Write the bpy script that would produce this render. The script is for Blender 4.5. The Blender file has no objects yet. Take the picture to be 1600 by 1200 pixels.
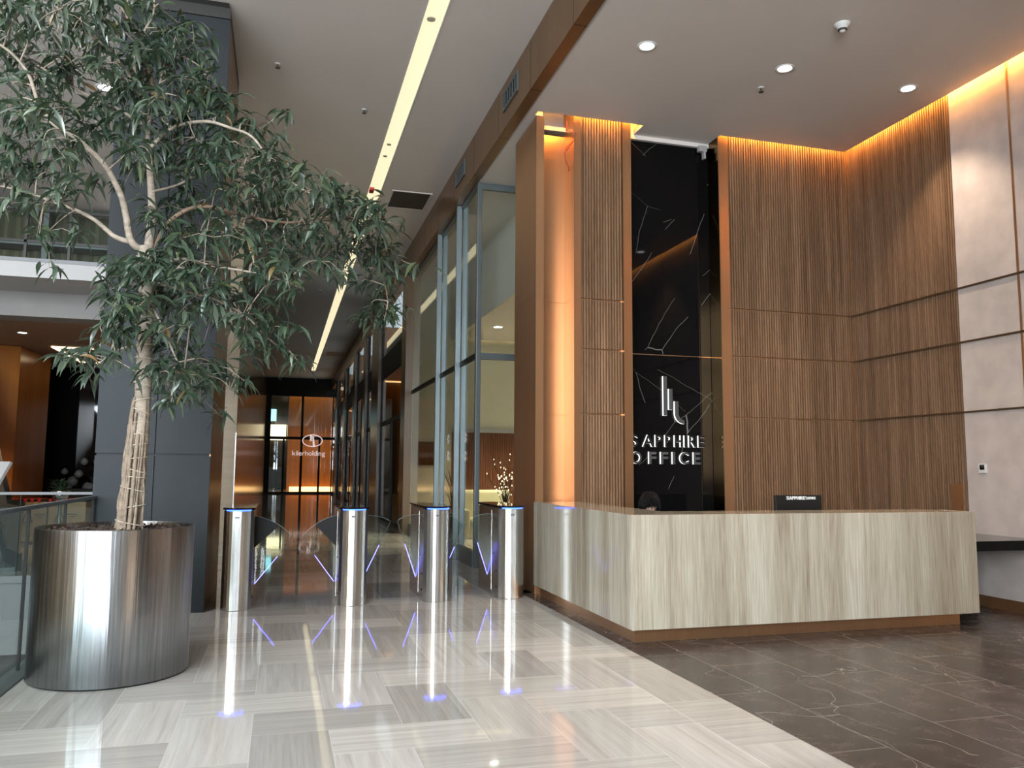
import bpy, bmesh, math, random
from mathutils import Vector, Matrix
random.seed(11)
SC = bpy.context.scene
COL = SC.collection
PI = math.pi

# ------------------------------------------------------------ camera
yaw, pit, rol = 0.27671191, 0.10434061, 0.00690472
cy, sy, cp, sp = math.cos(yaw), math.sin(yaw), math.cos(pit), math.sin(pit)
fwd = Vector((sy*cp, cy*cp, sp)); rgt = Vector((cy, -sy, 0)); upv = rgt.cross(fwd)
r2 = math.cos(rol)*rgt + math.sin(rol)*upv
u2 = -math.sin(rol)*rgt + math.cos(rol)*upv
cd = bpy.data.cameras.new('camera'); cam = bpy.data.objects.new('camera', cd); COL.objects.link(cam)
M = Matrix.Identity(4)
for i in range(3):
    M[i][0] = r2[i]; M[i][1] = u2[i]; M[i][2] = -fwd[i]
M[2][3] = 1.5
cam.matrix_world = M
cd.sensor_width = 36; cd.lens = 1264.18/1600*36; cd.clip_end = 300; cd.clip_start = .05
SC.camera = cam

# ------------------------------------------------------------ world, daylight, exposure
w = bpy.data.worlds.new('daylight'); SC.world = w; w.use_nodes = True
bg = w.node_tree.nodes['Background']
bg.inputs[0].default_value = (.80, .90, 1.0, 1); bg.inputs[1].default_value = .8
def area(name, loc, rot, sx, sy_, power, col):
    l = bpy.data.lights.new(name, 'AREA'); l.shape = 'RECTANGLE'; l.size = sx; l.size_y = sy_
    l.energy = power; l.color = col
    o = bpy.data.objects.new(name, l); COL.objects.link(o); o.location = loc; o.rotation_euler = rot
    return o
# daylight: tall entrance glazing behind the viewer, and a roof light over the atrium
area('facade_daylight', (-6.4, -9.4, 4.8), (math.radians(90), 0, 0), 12.0, 7.2, 2900, (.86, .94, 1))
area('roof_daylight', (-6.0, 1.5, 9.6), (0, 0, 0), 5, 6, 300, (.84, .93, 1))
SC.view_settings.view_transform = 'Standard'; SC.view_settings.look = 'None'
SC.view_settings.exposure = 1.25; SC.view_settings.gamma = 1.0
SC.view_settings.use_curve_mapping = False
SC.cycles.max_bounces = 9; SC.cycles.glossy_bounces = 5; SC.cycles.transmission_bounces = 8
SC.cycles.transparent_max_bounces = 12
SC.cycles.sample_clamp_indirect = 6
SC.cycles.caustics_reflective = False; SC.cycles.caustics_refractive = False

# ------------------------------------------------------------ materials
def nm(name):
    m = bpy.data.materials.new(name); m.use_nodes = True
    nt = m.node_tree; b = nt.nodes['Principled BSDF']
    return m, nt, b
def N(nt, t, **k):
    n = nt.nodes.new(t)
    for a, v in k.items(): setattr(n, a, v)
    return n
def ramp(nt, stops, fac=None):
    r = N(nt, 'ShaderNodeValToRGB'); e = r.color_ramp.elements
    while len(e) > len(stops): e.remove(e[-1])
    while len(e) < len(stops): e.new(.5)
    for el, (p, c) in zip(e, stops): el.position = p; el.color = (*c, 1)
    if fac is not None: nt.links.new(fac, r.inputs[0])
    return r
def coords(nt, scale=(1, 1, 1), src='Object'):
    tc = N(nt, 'ShaderNodeNewGeometry') if src == 'World' else N(nt, 'ShaderNodeTexCoord')
    mp = N(nt, 'ShaderNodeMapping'); mp.inputs['Scale'].default_value = scale
    nt.links.new(tc.outputs['Position' if src == 'World' else src], mp.inputs[0])
    return mp.outputs[0]
def math_(nt, op, a, b=None, c=None):
    n = N(nt, 'ShaderNodeMath', operation=op)
    for i, v in enumerate((a, b, c)):
        if v is None: continue
        if isinstance(v, (int, float)): n.inputs[i].default_value = v
        else: nt.links.new(v, n.inputs[i])
    return n.outputs[0]
def noise(nt, vec, scale, detail=3, rough=.5, dist=0):
    n = N(nt, 'ShaderNodeTexNoise'); n.inputs['Scale'].default_value = scale
    n.inputs['Detail'].default_value = detail; n.inputs['Roughness'].default_value = rough
    n.inputs['Distortion'].default_value = dist
    nt.links.new(vec, n.inputs['Vector']); return n.outputs['Fac']
def bump(nt, b, h, s=.1, d=.01):
    n = N(nt, 'ShaderNodeBump'); n.inputs['Strength'].default_value = s; n.inputs['Distance'].default_value = d
    nt.links.new(h, n.inputs['Height']); nt.links.new(n.outputs[0], b.inputs['Normal'])
def plain(name, col, rough=.5, metal=0, vary=.06, vs=3, spec=None, stretch=(1, 1, 1), bmp=0, coat=0):
    m, nt, b = nm(name)
    v = coords(nt, stretch, 'World')
    f = noise(nt, v, vs, 4)
    c0 = tuple(max(0, x*(1-vary)) for x in col); c1 = tuple(min(1, x*(1+vary)) for x in col)
    r = ramp(nt, [(.3, c0), (.7, c1)], f)
    nt.links.new(r.outputs[0], b.inputs['Base Color'])
    b.inputs['Roughness'].default_value = rough; b.inputs['Metallic'].default_value = metal
    if spec is not None: b.inputs['Specular IOR Level'].default_value = spec
    if coat: b.inputs['Coat Weight'].default_value = coat; b.inputs['Coat Roughness'].default_value = .08
    if bmp: bump(nt, b, f, bmp)
    return m
def emis(name, col, s):
    m, nt, b = nm(name)
    b.inputs['Base Color'].default_value = (*[min(1, c*.6) for c in col], 1)
    b.inputs['Emission Color'].default_value = (*col, 1); b.inputs['Emission Strength'].default_value = s
    return m
def glass(name, tint=(.93, .97, .95), rough=0.0, refl=1.0):
    # thin architectural pane: clear see-through plus a fresnel reflection
    m, nt, b = nm(name); nt.nodes.remove(b)
    out = nt.nodes['Material Output']
    t = N(nt, 'ShaderNodeBsdfTransparent'); t.inputs[0].default_value = (*tint, 1)
    g = N(nt, 'ShaderNodeBsdfGlossy'); g.inputs['Roughness'].default_value = rough
    lw = N(nt, 'ShaderNodeLayerWeight'); lw.inputs[0].default_value = .5
    fr = math_(nt, 'ADD', .035, math_(nt, 'MULTIPLY', .9, math_(nt, 'POWER', lw.outputs['Facing'], 5)))
    mx = N(nt, 'ShaderNodeMixShader')
    nt.links.new(math_(nt, 'MULTIPLY', fr, refl), mx.inputs[0])
    nt.links.new(t.outputs[0], mx.inputs[1]); nt.links.new(g.outputs[0], mx.inputs[2])
    nt.links.new(mx.outputs[0], out.inputs[0])
    return m

def light_marble():
    m, nt, b = nm('light_marble_tiles')
    g = N(nt, 'ShaderNodeNewGeometry'); s = N(nt, 'ShaderNodeSeparateXYZ'); nt.links.new(g.outputs['Position'], s.inputs[0])
    T = .4255
    u = math_(nt, 'DIVIDE', math_(nt, 'SUBTRACT', s.outputs[0], -.105-T*40), T)
    v = math_(nt, 'DIVIDE', math_(nt, 'SUBTRACT', s.outputs[1], 4.935-T*40), T)
    iu = math_(nt, 'FLOOR', u); iv = math_(nt, 'FLOOR', v)
    # herringbone of 1x2 tiles: k = (iu+iv) mod 4 tells the orientation and which half
    k = math_(nt, 'MODULO', math_(nt, 'ADD', iu, iv), 4)
    horiz = math_(nt, 'LESS_THAN', k, 1.5)               # k=0,1 horizontal, k=2,3 vertical
    k1 = math_(nt, 'COMPARE', k, 1.0, .1); k3 = math_(nt, 'COMPARE', k, 3.0, .1)
    idu = math_(nt, 'SUBTRACT', iu, k1); idv = math_(nt, 'SUBTRACT', iv, k3)
    cid = N(nt, 'ShaderNodeCombineXYZ'); nt.links.new(idu, cid.inputs[0]); nt.links.new(idv, cid.inputs[1])
    nt.links.new(horiz, cid.inputs[2])
    wn = N(nt, 'ShaderNodeTexWhiteNoise'); wn.noise_dimensions = '3D'; nt.links.new(cid.outputs[0], wn.inputs['Vector'])
    # local coordinates inside the tile
    lu = math_(nt, 'SUBTRACT', u, idu); lv = math_(nt, 'SUBTRACT', v, idv)
    W = math_(nt, 'ADD', 1, horiz); H = math_(nt, 'SUBTRACT', 2, horiz)
    e = math_(nt, 'MINIMUM', math_(nt, 'MINIMUM', lu, lv),
              math_(nt, 'MINIMUM', math_(nt, 'SUBTRACT', W, lu), math_(nt, 'SUBTRACT', H, lv)))
    joint = math_(nt, 'MAXIMUM', math_(nt, 'LESS_THAN', e, .0042), math_(nt, 'COMPARE', s.outputs[0], 2.44, .0025))
    # grain coordinate: stretched along the tile, shifted per tile
    along = N(nt, 'ShaderNodeMix'); along.data_type = 'FLOAT'
    nt.links.new(horiz, along.inputs[0]); nt.links.new(s.outputs[1], along.inputs[2]); nt.links.new(s.outputs[0], along.inputs[3])
    across = N(nt, 'ShaderNodeMix'); across.data_type = 'FLOAT'
    nt.links.new(horiz, across.inputs[0]); nt.links.new(s.outputs[0], across.inputs[2]); nt.links.new(s.outputs[1], across.inputs[3])
    cv = N(nt, 'ShaderNodeCombineXYZ')
    nt.links.new(math_(nt, 'MULTIPLY', along.outputs[0], .55), cv.inputs[0])
    nt.links.new(math_(nt, 'ADD', math_(nt, 'MULTIPLY', across.outputs[0], 15), math_(nt, 'MULTIPLY', wn.outputs[0], 31)), cv.inputs[1])
    nt.links.new(math_(nt, 'MULTIPLY', wn.outputs[0], 17), cv.inputs[2])
    n1 = noise(nt, cv.outputs[0], 1.3, 5, .6, .35)
    n2 = noise(nt, cv.outputs[0], 6, 3, .6, .2)
    f = math_(nt, 'ADD', math_(nt, 'MULTIPLY', n1, .72), math_(nt, 'MULTIPLY', n2, .28))
    r = ramp(nt, [(.28, (.44, .41, .375)), (.45, (.54, .51, .475)), (.58, (.60, .575, .54)), (.75, (.70, .68, .65))], f)
    hv = N(nt, 'ShaderNodeHueSaturation')
    nt.links.new(r.outputs[0], hv.inputs['Color'])
    nt.links.new(math_(nt, 'ADD', .74, math_(nt, 'MULTIPLY', wn.outputs[0], .38)), hv.inputs['Value'])
    mx = N(nt, 'ShaderNodeMix'); mx.data_type = 'RGBA'
    nt.links.new(joint, mx.inputs[0]); nt.links.new(hv.outputs[0], mx.inputs[6]); mx.inputs[7].default_value = (.72, .70, .66, 1)
    nt.links.new(mx.outputs[2], b.inputs['Base Color'])
    b.inputs['Roughness'].default_value = .045
    b.inputs['IOR'].default_value = 1.62
    wv = noise(nt, coords(nt, (1, 1, 1), 'World'), 2.2, 2)
    bump(nt, b, wv, .03, .02)
    return m

def dark_stone():
    m, nt, b = nm('dark_stone_tiles')
    g = N(nt, 'ShaderNodeNewGeometry'); s = N(nt, 'ShaderNodeSeparateXYZ'); nt.links.new(g.outputs['Position'], s.inputs[0])
    u = math_(nt, 'DIVIDE', math_(nt, 'SUBTRACT', s.outputs[0], 3.25-.58*20), .58)
    iu = math_(nt, 'FLOOR', u)
    v = math_(nt, 'ADD', math_(nt, 'DIVIDE', math_(nt, 'SUBTRACT', s.outputs[1], 6.2-1.15*20), 1.15), math_(nt, 'MULTIPLY', iu, .37))
    fu = math_(nt, 'FRACT', u); fv = math_(nt, 'FRACT', v)
    eu = math_(nt, 'MULTIPLY', math_(nt, 'MINIMUM', fu, math_(nt, 'SUBTRACT', 1, fu)), .58)
    ev = math_(nt, 'MULTIPLY', math_(nt, 'MINIMUM', fv, math_(nt, 'SUBTRACT', 1, fv)), 1.15)
    joint = math_(nt, 'LESS_THAN', math_(nt, 'MINIMUM', eu, ev), .0034)
    cid = N(nt, 'ShaderNodeCombineXYZ'); nt.links.new(iu, cid.inputs[0]); nt.links.new(math_(nt, 'FLOOR', v), cid.inputs[1])
    wn = N(nt, 'ShaderNodeTexWhiteNoise'); nt.links.new(cid.outputs[0], wn.inputs['Vector'])
    p = coords(nt, (1, 1, 1), 'World')
    n1 = noise(nt, p, 5, 8, .7, .6)
    r = ramp(nt, [(.3, (.036, .027, .024)), (.5, (.062, .048, .043)), (.66, (.095, .076, .070)), (.8, (.16, .135, .125))], n1)
    # pale hairline veins
    vo = N(nt, 'ShaderNodeTexVoronoi', feature='DISTANCE_TO_EDGE'); vo.inputs['Scale'].default_value = .8
    mp = N(nt, 'ShaderNodeMapping'); mp.inputs['Scale'].default_value = (2.3, .8, 1); mp.inputs['Rotation'].default_value = (0, 0, .5)
    wob = N(nt, 'ShaderNodeVectorMath', operation='ADD'); nt.links.new(p, wob.inputs[0])
    nn = N(nt, 'ShaderNodeTexNoise'); nn.inputs['Scale'].default_value = 1.6; nt.links.new(p, nn.inputs['Vector'])
    nt.links.new(nn.outputs['Color'], wob.inputs[1]); nt.links.new(wob.outputs[0], mp.inputs[0]); nt.links.new(mp.outputs[0], vo.inputs['Vector'])
    vein = math_(nt, 'MULTIPLY', math_(nt, 'LESS_THAN', vo.outputs['Distance'], .0045), math_(nt, 'GREATER_THAN', noise(nt, p, 1.1, 2), .5))
    hv = N(nt, 'ShaderNodeHueSaturation'); nt.links.new(r.outputs[0], hv.inputs['Color'])
    nt.links.new(math_(nt, 'ADD', .85, math_(nt, 'MULTIPLY', wn.outputs[0], .4)), hv.inputs['Value'])
    mx = N(nt, 'ShaderNodeMix'); mx.data_type = 'RGBA'
    nt.links.new(math_(nt, 'MAXIMUM', math_(nt, 'MULTIPLY', joint, .7), math_(nt, 'MULTIPLY', vein, .8)), mx.inputs[0])
    nt.links.new(hv.outputs[0], mx.inputs[6]); mx.inputs[7].default_value = (.34, .31, .28, 1)
    nt.links.new(mx.outputs[2], b.inputs['Base Color'])
    nt.links.new(math_(nt, 'ADD', .16, math_(nt, 'MULTIPLY', n1, .2)), b.inputs['Roughness'])
    return m

def streaky(name, stops, axis='z', fine=60, coarse=6, rough=.2, dist=.4, bmp=0, spec=.5, along=.35):
    # stone or wood whose grain runs along one axis
    m, nt, b = nm(name)
    sc = {'z': (1, 1, along*.06), 'x': (along*.06, 1, 1), 'y': (1, along*.06, 1)}[axis]
    v = coords(nt, sc, 'World')
    n1 = noise(nt, v, coarse, 5, .6, dist); n2 = noise(nt, v, fine, 3, .6, dist*.4)
    f = math_(nt, 'ADD', math_(nt, 'MULTIPLY', n1, .62), math_(nt, 'MULTIPLY', n2, .38))
    r = ramp(nt, stops, f)
    nt.links.new(r.outputs[0], b.inputs['Base Color'])
    b.inputs['Roughness'].default_value = rough; b.inputs['Specular IOR Level'].default_value = spec
    if bmp: bump(nt, b, n2, bmp)
    return m

def black_marble():
    m, nt, b = nm('black_veined_marble')
    p = coords(nt, (1, 1, 1), 'World')
    nn = N(nt, 'ShaderNodeTexNoise'); nn.inputs['Scale'].default_value = 1.1; nn.inputs['Detail'].default_value = 4
    nt.links.new(p, nn.inputs['Vector'])
    vm = N(nt, 'ShaderNodeVectorMath', operation='MULTIPLY_ADD'); nt.links.new(nn.outputs['Color'], vm.inputs[0])
    vm.inputs[1].default_value = (.22, .0, .22); nt.links.new(p, vm.inputs[2])
    outs = []
    for rot, sc, th in ((.87, (.30, .2, 1.25), .0022), (-.55, (.26, .2, .95), .0012)):
        m0 = N(nt, 'ShaderNodeMapping'); m0.inputs['Rotation'].default_value = (0, rot, 0); nt.links.new(vm.outputs[0], m0.inputs[0])
        mp = N(nt, 'ShaderNodeMapping'); mp.inputs['Scale'].default_value = sc
        nt.links.new(m0.outputs[0], mp.inputs[0])
        vo = N(nt, 'ShaderNodeTexVoronoi', feature='DISTANCE_TO_EDGE'); vo.inputs['Scale'].default_value = 1.0
        nt.links.new(mp.outputs[0], vo.inputs['Vector'])
        a = math_(nt, 'LESS_THAN', vo.outputs['Distance'], th)
        outs.append(math_(nt, 'MULTIPLY', a, math_(nt, 'GREATER_THAN', noise(nt, p, 1.3+rot, 1), .50)))
    f = math_(nt, 'MAXIMUM', outs[0], math_(nt, 'MULTIPLY', outs[1], .5))
    mx = N(nt, 'ShaderNodeMix'); mx.data_type = 'RGBA'; nt.links.new(f, mx.inputs[0])
    mx.inputs[6].default_value = (.004, .004, .0045, 1); mx.inputs[7].default_value = (.13, .13, .125, 1)
    nt.links.new(mx.outputs[2], b.inputs['Base Color'])
    b.inputs['Roughness'].default_value = .03; b.inputs['Specular IOR Level'].default_value = .16
    return m

def steel(name, col=(.62, .62, .61), rough=.22, aniso=.7, streak=.25, axis='z'):
    m, nt, b = nm(name)
    sc = (1, 1, .02) if axis == 'z' else (.02, .02, 1)
    v = coords(nt, sc, 'World')
    n1 = noise(nt, v, 70, 3, .6)
    r = ramp(nt, [(.3, tuple(c*(1-streak*.5) for c in col)), (.7, tuple(min(1, c*(1+streak*.3)) for c in col))], n1)
    nt.links.new(r.outputs[0], b.inputs['Base Color'])
    b.inputs['Metallic'].default_value = 1
    b.inputs['Anisotropic'].default_value = aniso; b.inputs['Anisotropic Rotation'].default_value = .25
    tg = N(nt, 'ShaderNodeTangent'); tg.direction_type = 'RADIAL'; tg.axis = 'Z'; nt.links.new(tg.outputs[0], b.inputs['Tangent'])
    n2 = noise(nt, v, 25, 3)
    nt.links.new(math_(nt, 'ADD', rough-.04, math_(nt, 'MULTIPLY', n2, .08)), b.inputs['Roughness'])
    bump(nt, b, noise(nt, v, 16, 4), .28 if aniso else .04, .02)
    return m

def leaf_mat():
    m, nt, b = nm('leaf_green')
    oi = N(nt, 'ShaderNodeNewGeometry')
    r = ramp(nt, [(0, (.015, .032, .018)), (.5, (.036, .066, .038)), (.9, (.075, .115, .068)), (.985, (.07, .10, .035)), (1, (.22, .11, .035))], oi.outputs['Random Per Island'])
    nt.links.new(r.outputs[0], b.inputs['Base Color'])
    b.inputs['Roughness'].default_value = .3; b.inputs['Specular IOR Level'].default_value = .9; b.inputs['Coat Weight'].default_value = .7; b.inputs['Coat Roughness'].default_value = .16
    out = nt.nodes['Material Output']
    t = N(nt, 'ShaderNodeBsdfTranslucent'); t.inputs[0].default_value = (.05, .10, .03, 1)
    mx = N(nt, 'ShaderNodeMixShader'); mx.inputs[0].default_value = .12
    nt.links.new(b.outputs[0], mx.inputs[1]); nt.links.new(t.outputs[0], mx.inputs[2]); nt.links.new(mx.outputs[0], out.inputs[0])
    return m

MT = {}
MT['marble'] = light_marble()
MT['dstone'] = dark_stone()
MT['ceil'] = plain('ceiling_paint', (.76, .705, .665), .7, vary=.03, vs=.7)
MT['white_paint'] = plain('white_fascia_paint', (.38, .365, .355), .6, vary=.03)
MT['plaster'] = plain('textured_plaster_paper', (.58, .50, .46), .75, vary=.12, vs=3.5, bmp=.15)
MT['copper'] = streaky('brushed_copper_panel', [(.3, (.46, .25, .13)), (.7, (.56, .32, .17))], 'z', 40, 3, .34); 
MT['copper'].node_tree.nodes['Principled BSDF'].inputs['Metallic'].default_value = .85
MT['bronze'] = streaky('dark_bronze_panel', [(.3, (.20, .11, .05)), (.7, (.27, .155, .075))], 'z', 40, 3, .3)
MT['bronze'].node_tree.nodes['Principled BSDF'].inputs['Metallic'].default_value = .6
MT['slat'] = streaky('fluted_oak', [(.3, (.085, .040, .019)), (.5, (.20, .108, .056)), (.7, (.34, .205, .12))], 'z', 160, 14, .5, .3, along=.6)
MT['travertine'] = streaky('vein_cut_travertine', [(.32, (.22, .175, .12)), (.44, (.36, .31, .235)), (.54, (.455, .41, .325)), (.68, (.60, .565, .48))], 'z', 80, 4.2, .09, .3, along=.55)
MT['steel'] = steel('brushed_steel_planter', (.37, .39, .41), .34, .92, .5)
MT['chrome'] = steel('polished_steel', (.55, .55, .54), .25, 0, streak=.1)
MT['blackglass'] = plain('black_gloss', (.006, .006, .007), .04, spec=.6)
MT['black'] = plain('black_frame', (.010, .009, .008), .5, spec=.22)
MT['blackm'] = black_marble()
MT['grey'] = plain('grey_composite_panel', (.022, .026, .029), .5, vary=.03, spec=.18)
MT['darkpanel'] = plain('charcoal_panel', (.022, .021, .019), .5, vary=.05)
MT['greymetal'] = plain('grey_anodised_frame', (.14, .165, .17), .35, metal=.5, vary=.04)
MT['bluemetal'] = plain('pale_anodised_fin', (.22, .265, .28), .35, metal=.4, vary=.04)
MT['beige'] = streaky('beige_rep_stone', [(.3, (.28, .20, .115)), (.7, (.38, .285, .175))], 'x', 90, 8, .4, .2)
MT['walnut'] = streaky('glossy_olive_walnut', [(.3, (.055, .032, .010)), (.7, (.10, .062, .022))], 'z', 50, 5, .16)
MT['orangewood'] = streaky('amber_veneer', [(.3, (.36, .125, .022)), (.7, (.48, .18, .035))], 'z', 40, 4, .22)
MT['redwood'] = streaky('reeded_red_walnut', [(.3, (.11, .035, .016)), (.7, (.18, .065, .03))], 'z', 70, 16, .4)
MT['cream'] = plain('cream_wall', (.62, .56, .42), .7, vary=.03)
MT['glass'] = glass('clear_pane')
MT['glassg'] = glass('green_edge_glass', (.88, .93, .91), 0, .65)
MT['glassw'] = glass('clear_wing_glass', (.90, .95, .93), 0, .55)
MT['drop'] = plain('grey_brown_bulkhead', (.17, .16, .15), .6)
MT['warmlit_ceil'] = plain('soffit_warm_light_tint', (.24, .165, .125), .6)  # soffit brown carries the warm lamp light in its colour
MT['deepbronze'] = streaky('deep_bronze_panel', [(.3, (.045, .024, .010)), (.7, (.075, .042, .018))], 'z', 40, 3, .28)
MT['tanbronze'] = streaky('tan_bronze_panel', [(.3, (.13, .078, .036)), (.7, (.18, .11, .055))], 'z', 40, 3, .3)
MT['glowlogo'] = emis('glowing_white_logo', (1, .82, .76), .30)  # faint glow put into the white of the door lettering
MT['glassd'] = glass('smoked_pane', (.42, .40, .36))
MT['leaf'] = leaf_mat()
MT['bark'] = plain('pale_bark', (.31, .255, .20), .8, vary=.3, vs=14, stretch=(1, 1, 2.5), bmp=.5)
MT['barkdark'] = plain('brown_bark', (.20, .13, .085), .8, vary=.3, vs=20)
MT['root'] = plain('dry_root', (.24, .185, .135), .85, vary=.3, vs=25, bmp=.4)
MT['twine'] = plain('twine', (.50, .43, .33), .8)
MT['soil'] = plain('bark_mulch', (.05, .032, .024), .9, vary=.6, vs=60, bmp=1)
MT['strip'] = emis('strip_light_membrane', (1, .88, .58), .40)
MT['cove'] = emis('cove_led', (1, .44, .08), 60)
MT['lamp'] = emis('downlight_lens', (1, .97, .9), 5)
MT['warmled'] = emis('warm_led', (1, .55, .22), 1.6)
MT['warmcool'] = emis('warm_white_led', (1, .80, .5), 1.2)
MT['blue'] = emis('blue_led', (.02, .06, 1), 5)
MT['violet'] = emis('violet_led', (.14, .14, 1), 3.5)
MT['signwhite'] = emis('sign_side_glow', (1, 1, .97), .6)
MT['signface'] = plain('sign_face_black', (.016, .016, .017), .5, spec=.2)
MT['signface2'] = plain('sign_face_grey', (.07, .072, .075), .45, spec=.3)
MT['shadegold'] = streaky('polished_gold_shade', [(.3, (.17, .095, .032)), (.7, (.24, .14, .05))], 'z', 30, 3, .13)
MT['shadegold'].node_tree.nodes['Principled BSDF'].inputs['Metallic'].default_value = 1
MT['white'] = plain('white_plastic', (.75, .75, .73), .4, vary=.02)
MT['sprink'] = plain('dark_fitting', (.05, .045, .04), .4)
MT['screenblack'] = plain('monitor_black', (.012, .012, .012), .35)
MT['paintwhite'] = plain('white_print', (.85, .85, .83), .5, vary=.01)
MT['curtain'] = streaky('olive_curtain', [(.35, (.075, .068, .040)), (.65, (.15, .135, .085))], 'z', 30, 9, .8, along=.1)
MT['atriumgrey'] = plain('grey_fascia', (.16, .165, .17), .5)
MT['plywood'] = streaky('plywood', [(.3, (.40, .28, .15)), (.7, (.50, .37, .22))], 'x', 30, 4, .6)
MT['hair'] = plain('black_hair', (.006, .005, .005), .5, vary=.4, vs=40, spec=.15)
MT['skin'] = plain('skin', (.55, .34, .25), .5, vary=.04)
MT['cloth'] = plain('black_jacket', (.02, .02, .025), .8)
MT['fabric'] = plain('cream_upholstery', (.55, .50, .32), .85)
MT['red'] = plain('red_plastic', (.6, .03, .03), .4)
MT['wire'] = plain('red_wire', (.45, .02, .02), .5)
MT['greenplant'] = plain('dark_leaf', (.02, .05, .02), .5)

# ------------------------------------------------------------ mesh helpers (world coordinates in, parented meshes out)
def origin(o):
    v = Vector((0, 0, 0))
    while o: v += o.location; o = o.parent
    return v
class MB:
    def __init__(s): s.v = []; s.f = []; s.m = []; s.sm = []
    def add(s, vs, fs, mi=0, smooth=False):
        b = len(s.v); s.v += [tuple(v) for v in vs]
        for f in fs: s.f.append([b+i for i in f]); s.m.append(mi); s.sm.append(smooth)
        return s
    def box(s, x0, x1, y0, y1, z0, z1, mi=0):
        v = [(x, y, z) for z in (z0, z1) for y in (y0, y1) for x in (x0, x1)]
        return s.add(v, [(0, 2, 3, 1), (4, 5, 7, 6), (0, 1, 5, 4), (2, 6, 7, 3), (0, 4, 6, 2), (1, 3, 7, 5)], mi)
    def prism(s, pts, z0, z1, mi=0, smooth=False, top=True, bot=True):
        n = len(pts)
        v = [(x, y, z0) for x, y in pts]+[(x, y, z1) for x, y in pts]
        s.add(v, [(i, (i+1) % n, n+(i+1) % n, n+i) for i in range(n)], mi, smooth)
        c = []
        if bot: c.append(tuple(range(n-1, -1, -1)))
        if top: c.append(tuple(range(n, 2*n)))
        b = len(s.v)-2*n
        for f in c: s.f.append([b+i for i in f]); s.m.append(mi); s.sm.append(False)
        return s
    def extr(s, pts, axis, a0, a1, mi=0, smooth=False):
        # polygon in the plane across `axis`, extruded from a0 to a1 ; pts given as (u,v) = the two other axes in xyz order
        n = len(pts)
        def P(u, v, a): return {'x': (a, u, v), 'y': (u, a, v), 'z': (u, v, a)}[axis]
        v = [P(u, w_, a0) for u, w_ in pts]+[P(u, w_, a1) for u, w_ in pts]
        b = len(s.v); s.v += v
        for i in range(n): s.f.append([b+i, b+(i+1) % n, b+n+(i+1) % n, b+n+i]); s.m.append(mi); s.sm.append(smooth)
        s.f.append([b+i for i in range(n-1, -1, -1)]); s.m.append(mi); s.sm.append(False)
        s.f.append([b+n+i for i in range(n)]); s.m.append(mi); s.sm.append(False)
        return s
    def tube(s, pts, rad, seg=8, mi=0, caps=True):
        pts = [Vector(p) for p in pts]; n = len(pts)
        if not isinstance(rad, (list, tuple)): rad = [rad]*n
        rings = []; ref = Vector((.13, .31, .94)).normalized(); b = len(s.v)
        for i, p in enumerate(pts):
            d = (pts[min(i+1, n-1)]-pts[max(i-1, 0)]).normalized()
            a = d.cross(ref)
            if a.length < .05: a = d.cross(Vector((1, 0, 0)))
            a.normalize(); c = d.cross(a).normalized()
            for k in range(seg):
                t = 2*PI*k/seg; s.v.append(tuple(p+(a*math.cos(t)+c*math.sin(t))*rad[i]))
        for i in range(n-1):
            for k in range(seg):
                k2 = (k+1) % seg
                s.f.append([b+i*seg+k, b+i*seg+k2, b+(i+1)*seg+k2, b+(i+1)*seg+k]); s.m.append(mi); s.sm.append(True)
        if caps:
            s.f.append([b+k for k in range(seg)]); s.m.append(mi); s.sm.append(False)
            s.f.append([b+(n-1)*seg+k for k in range(seg-1, -1, -1)]); s.m.append(mi); s.sm.append(False)
        return s
    def disc(s, c, r, z0, z1, seg=24, mi=0, ry=None):
        ry = ry or r
        return s.prism([(c[0]+r*math.cos(2*PI*k/seg), c[1]+ry*math.sin(2*PI*k/seg)) for k in range(seg)], z0, z1, mi, smooth=True)
    def lathe(s, c, prof, seg=32, mi=0):
        b = len(s.v); n = len(prof)
        for r, z in prof:
            for k in range(seg): t = 2*PI*k/seg; s.v.append((c[0]+r*math.cos(t), c[1]+r*math.sin(t), z))
        for i in range(n-1):
            for k in range(seg):
                k2 = (k+1) % seg; s.f.append([b+i*seg+k, b+i*seg+k2, b+(i+1)*seg+k2, b+(i+1)*seg+k]); s.m.append(mi); s.sm.append(True)
        return s
    def build(s, name, mats, parent=None, bevel=0, recenter=True):
        me = bpy.data.meshes.new(name)
        if not isinstance(mats, (list, tuple)): mats = [mats]
        o = bpy.data.objects.new(name, me)
        if parent is not None: off = origin(parent); o.parent = parent
        elif recenter:
            xs = [v[0] for v in s.v]; ys = [v[1] for v in s.v]; zs = [v[2] for v in s.v]
            off = Vector(((min(xs)+max(xs))/2, (min(ys)+max(ys))/2, min(zs))); o.location = off
        else: off = Vector((0, 0, 0))
        me.from_pydata([tuple(Vector(v)-off) for v in s.v], [], s.f)
        for k in mats: me.materials.append(MT[k] if isinstance(k, str) else k)
        for p, mi, sm in zip(me.polygons, s.m, s.sm): p.material_index = mi; p.use_smooth = sm
        bm = bmesh.new(); bm.from_mesh(me); bmesh.ops.recalc_face_normals(bm, faces=bm.faces); bm.to_mesh(me); bm.free()
        if bevel:
            md = o.modifiers.new('bevel', 'BEVEL'); md.width = bevel; md.segments = 2; md.limit_method = 'ANGLE'; md.angle_limit = .6
        COL.objects.link(o); return o
def B(*a, mi=0): return MB().box(*a, mi=mi)
def tag(o, label, cat, group=None, kind=None):
    if label: o['label'] = label
    if cat: o['category'] = cat
    if group: o['group'] = group
    if kind: o['kind'] = kind
    return o
def thing(name, label, cat, loc, group=None):
    o = bpy.data.objects.new(name, None); COL.objects.link(o); o.location = loc; o.empty_display_size = .1
    return tag(o, label, cat, group)
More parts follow.
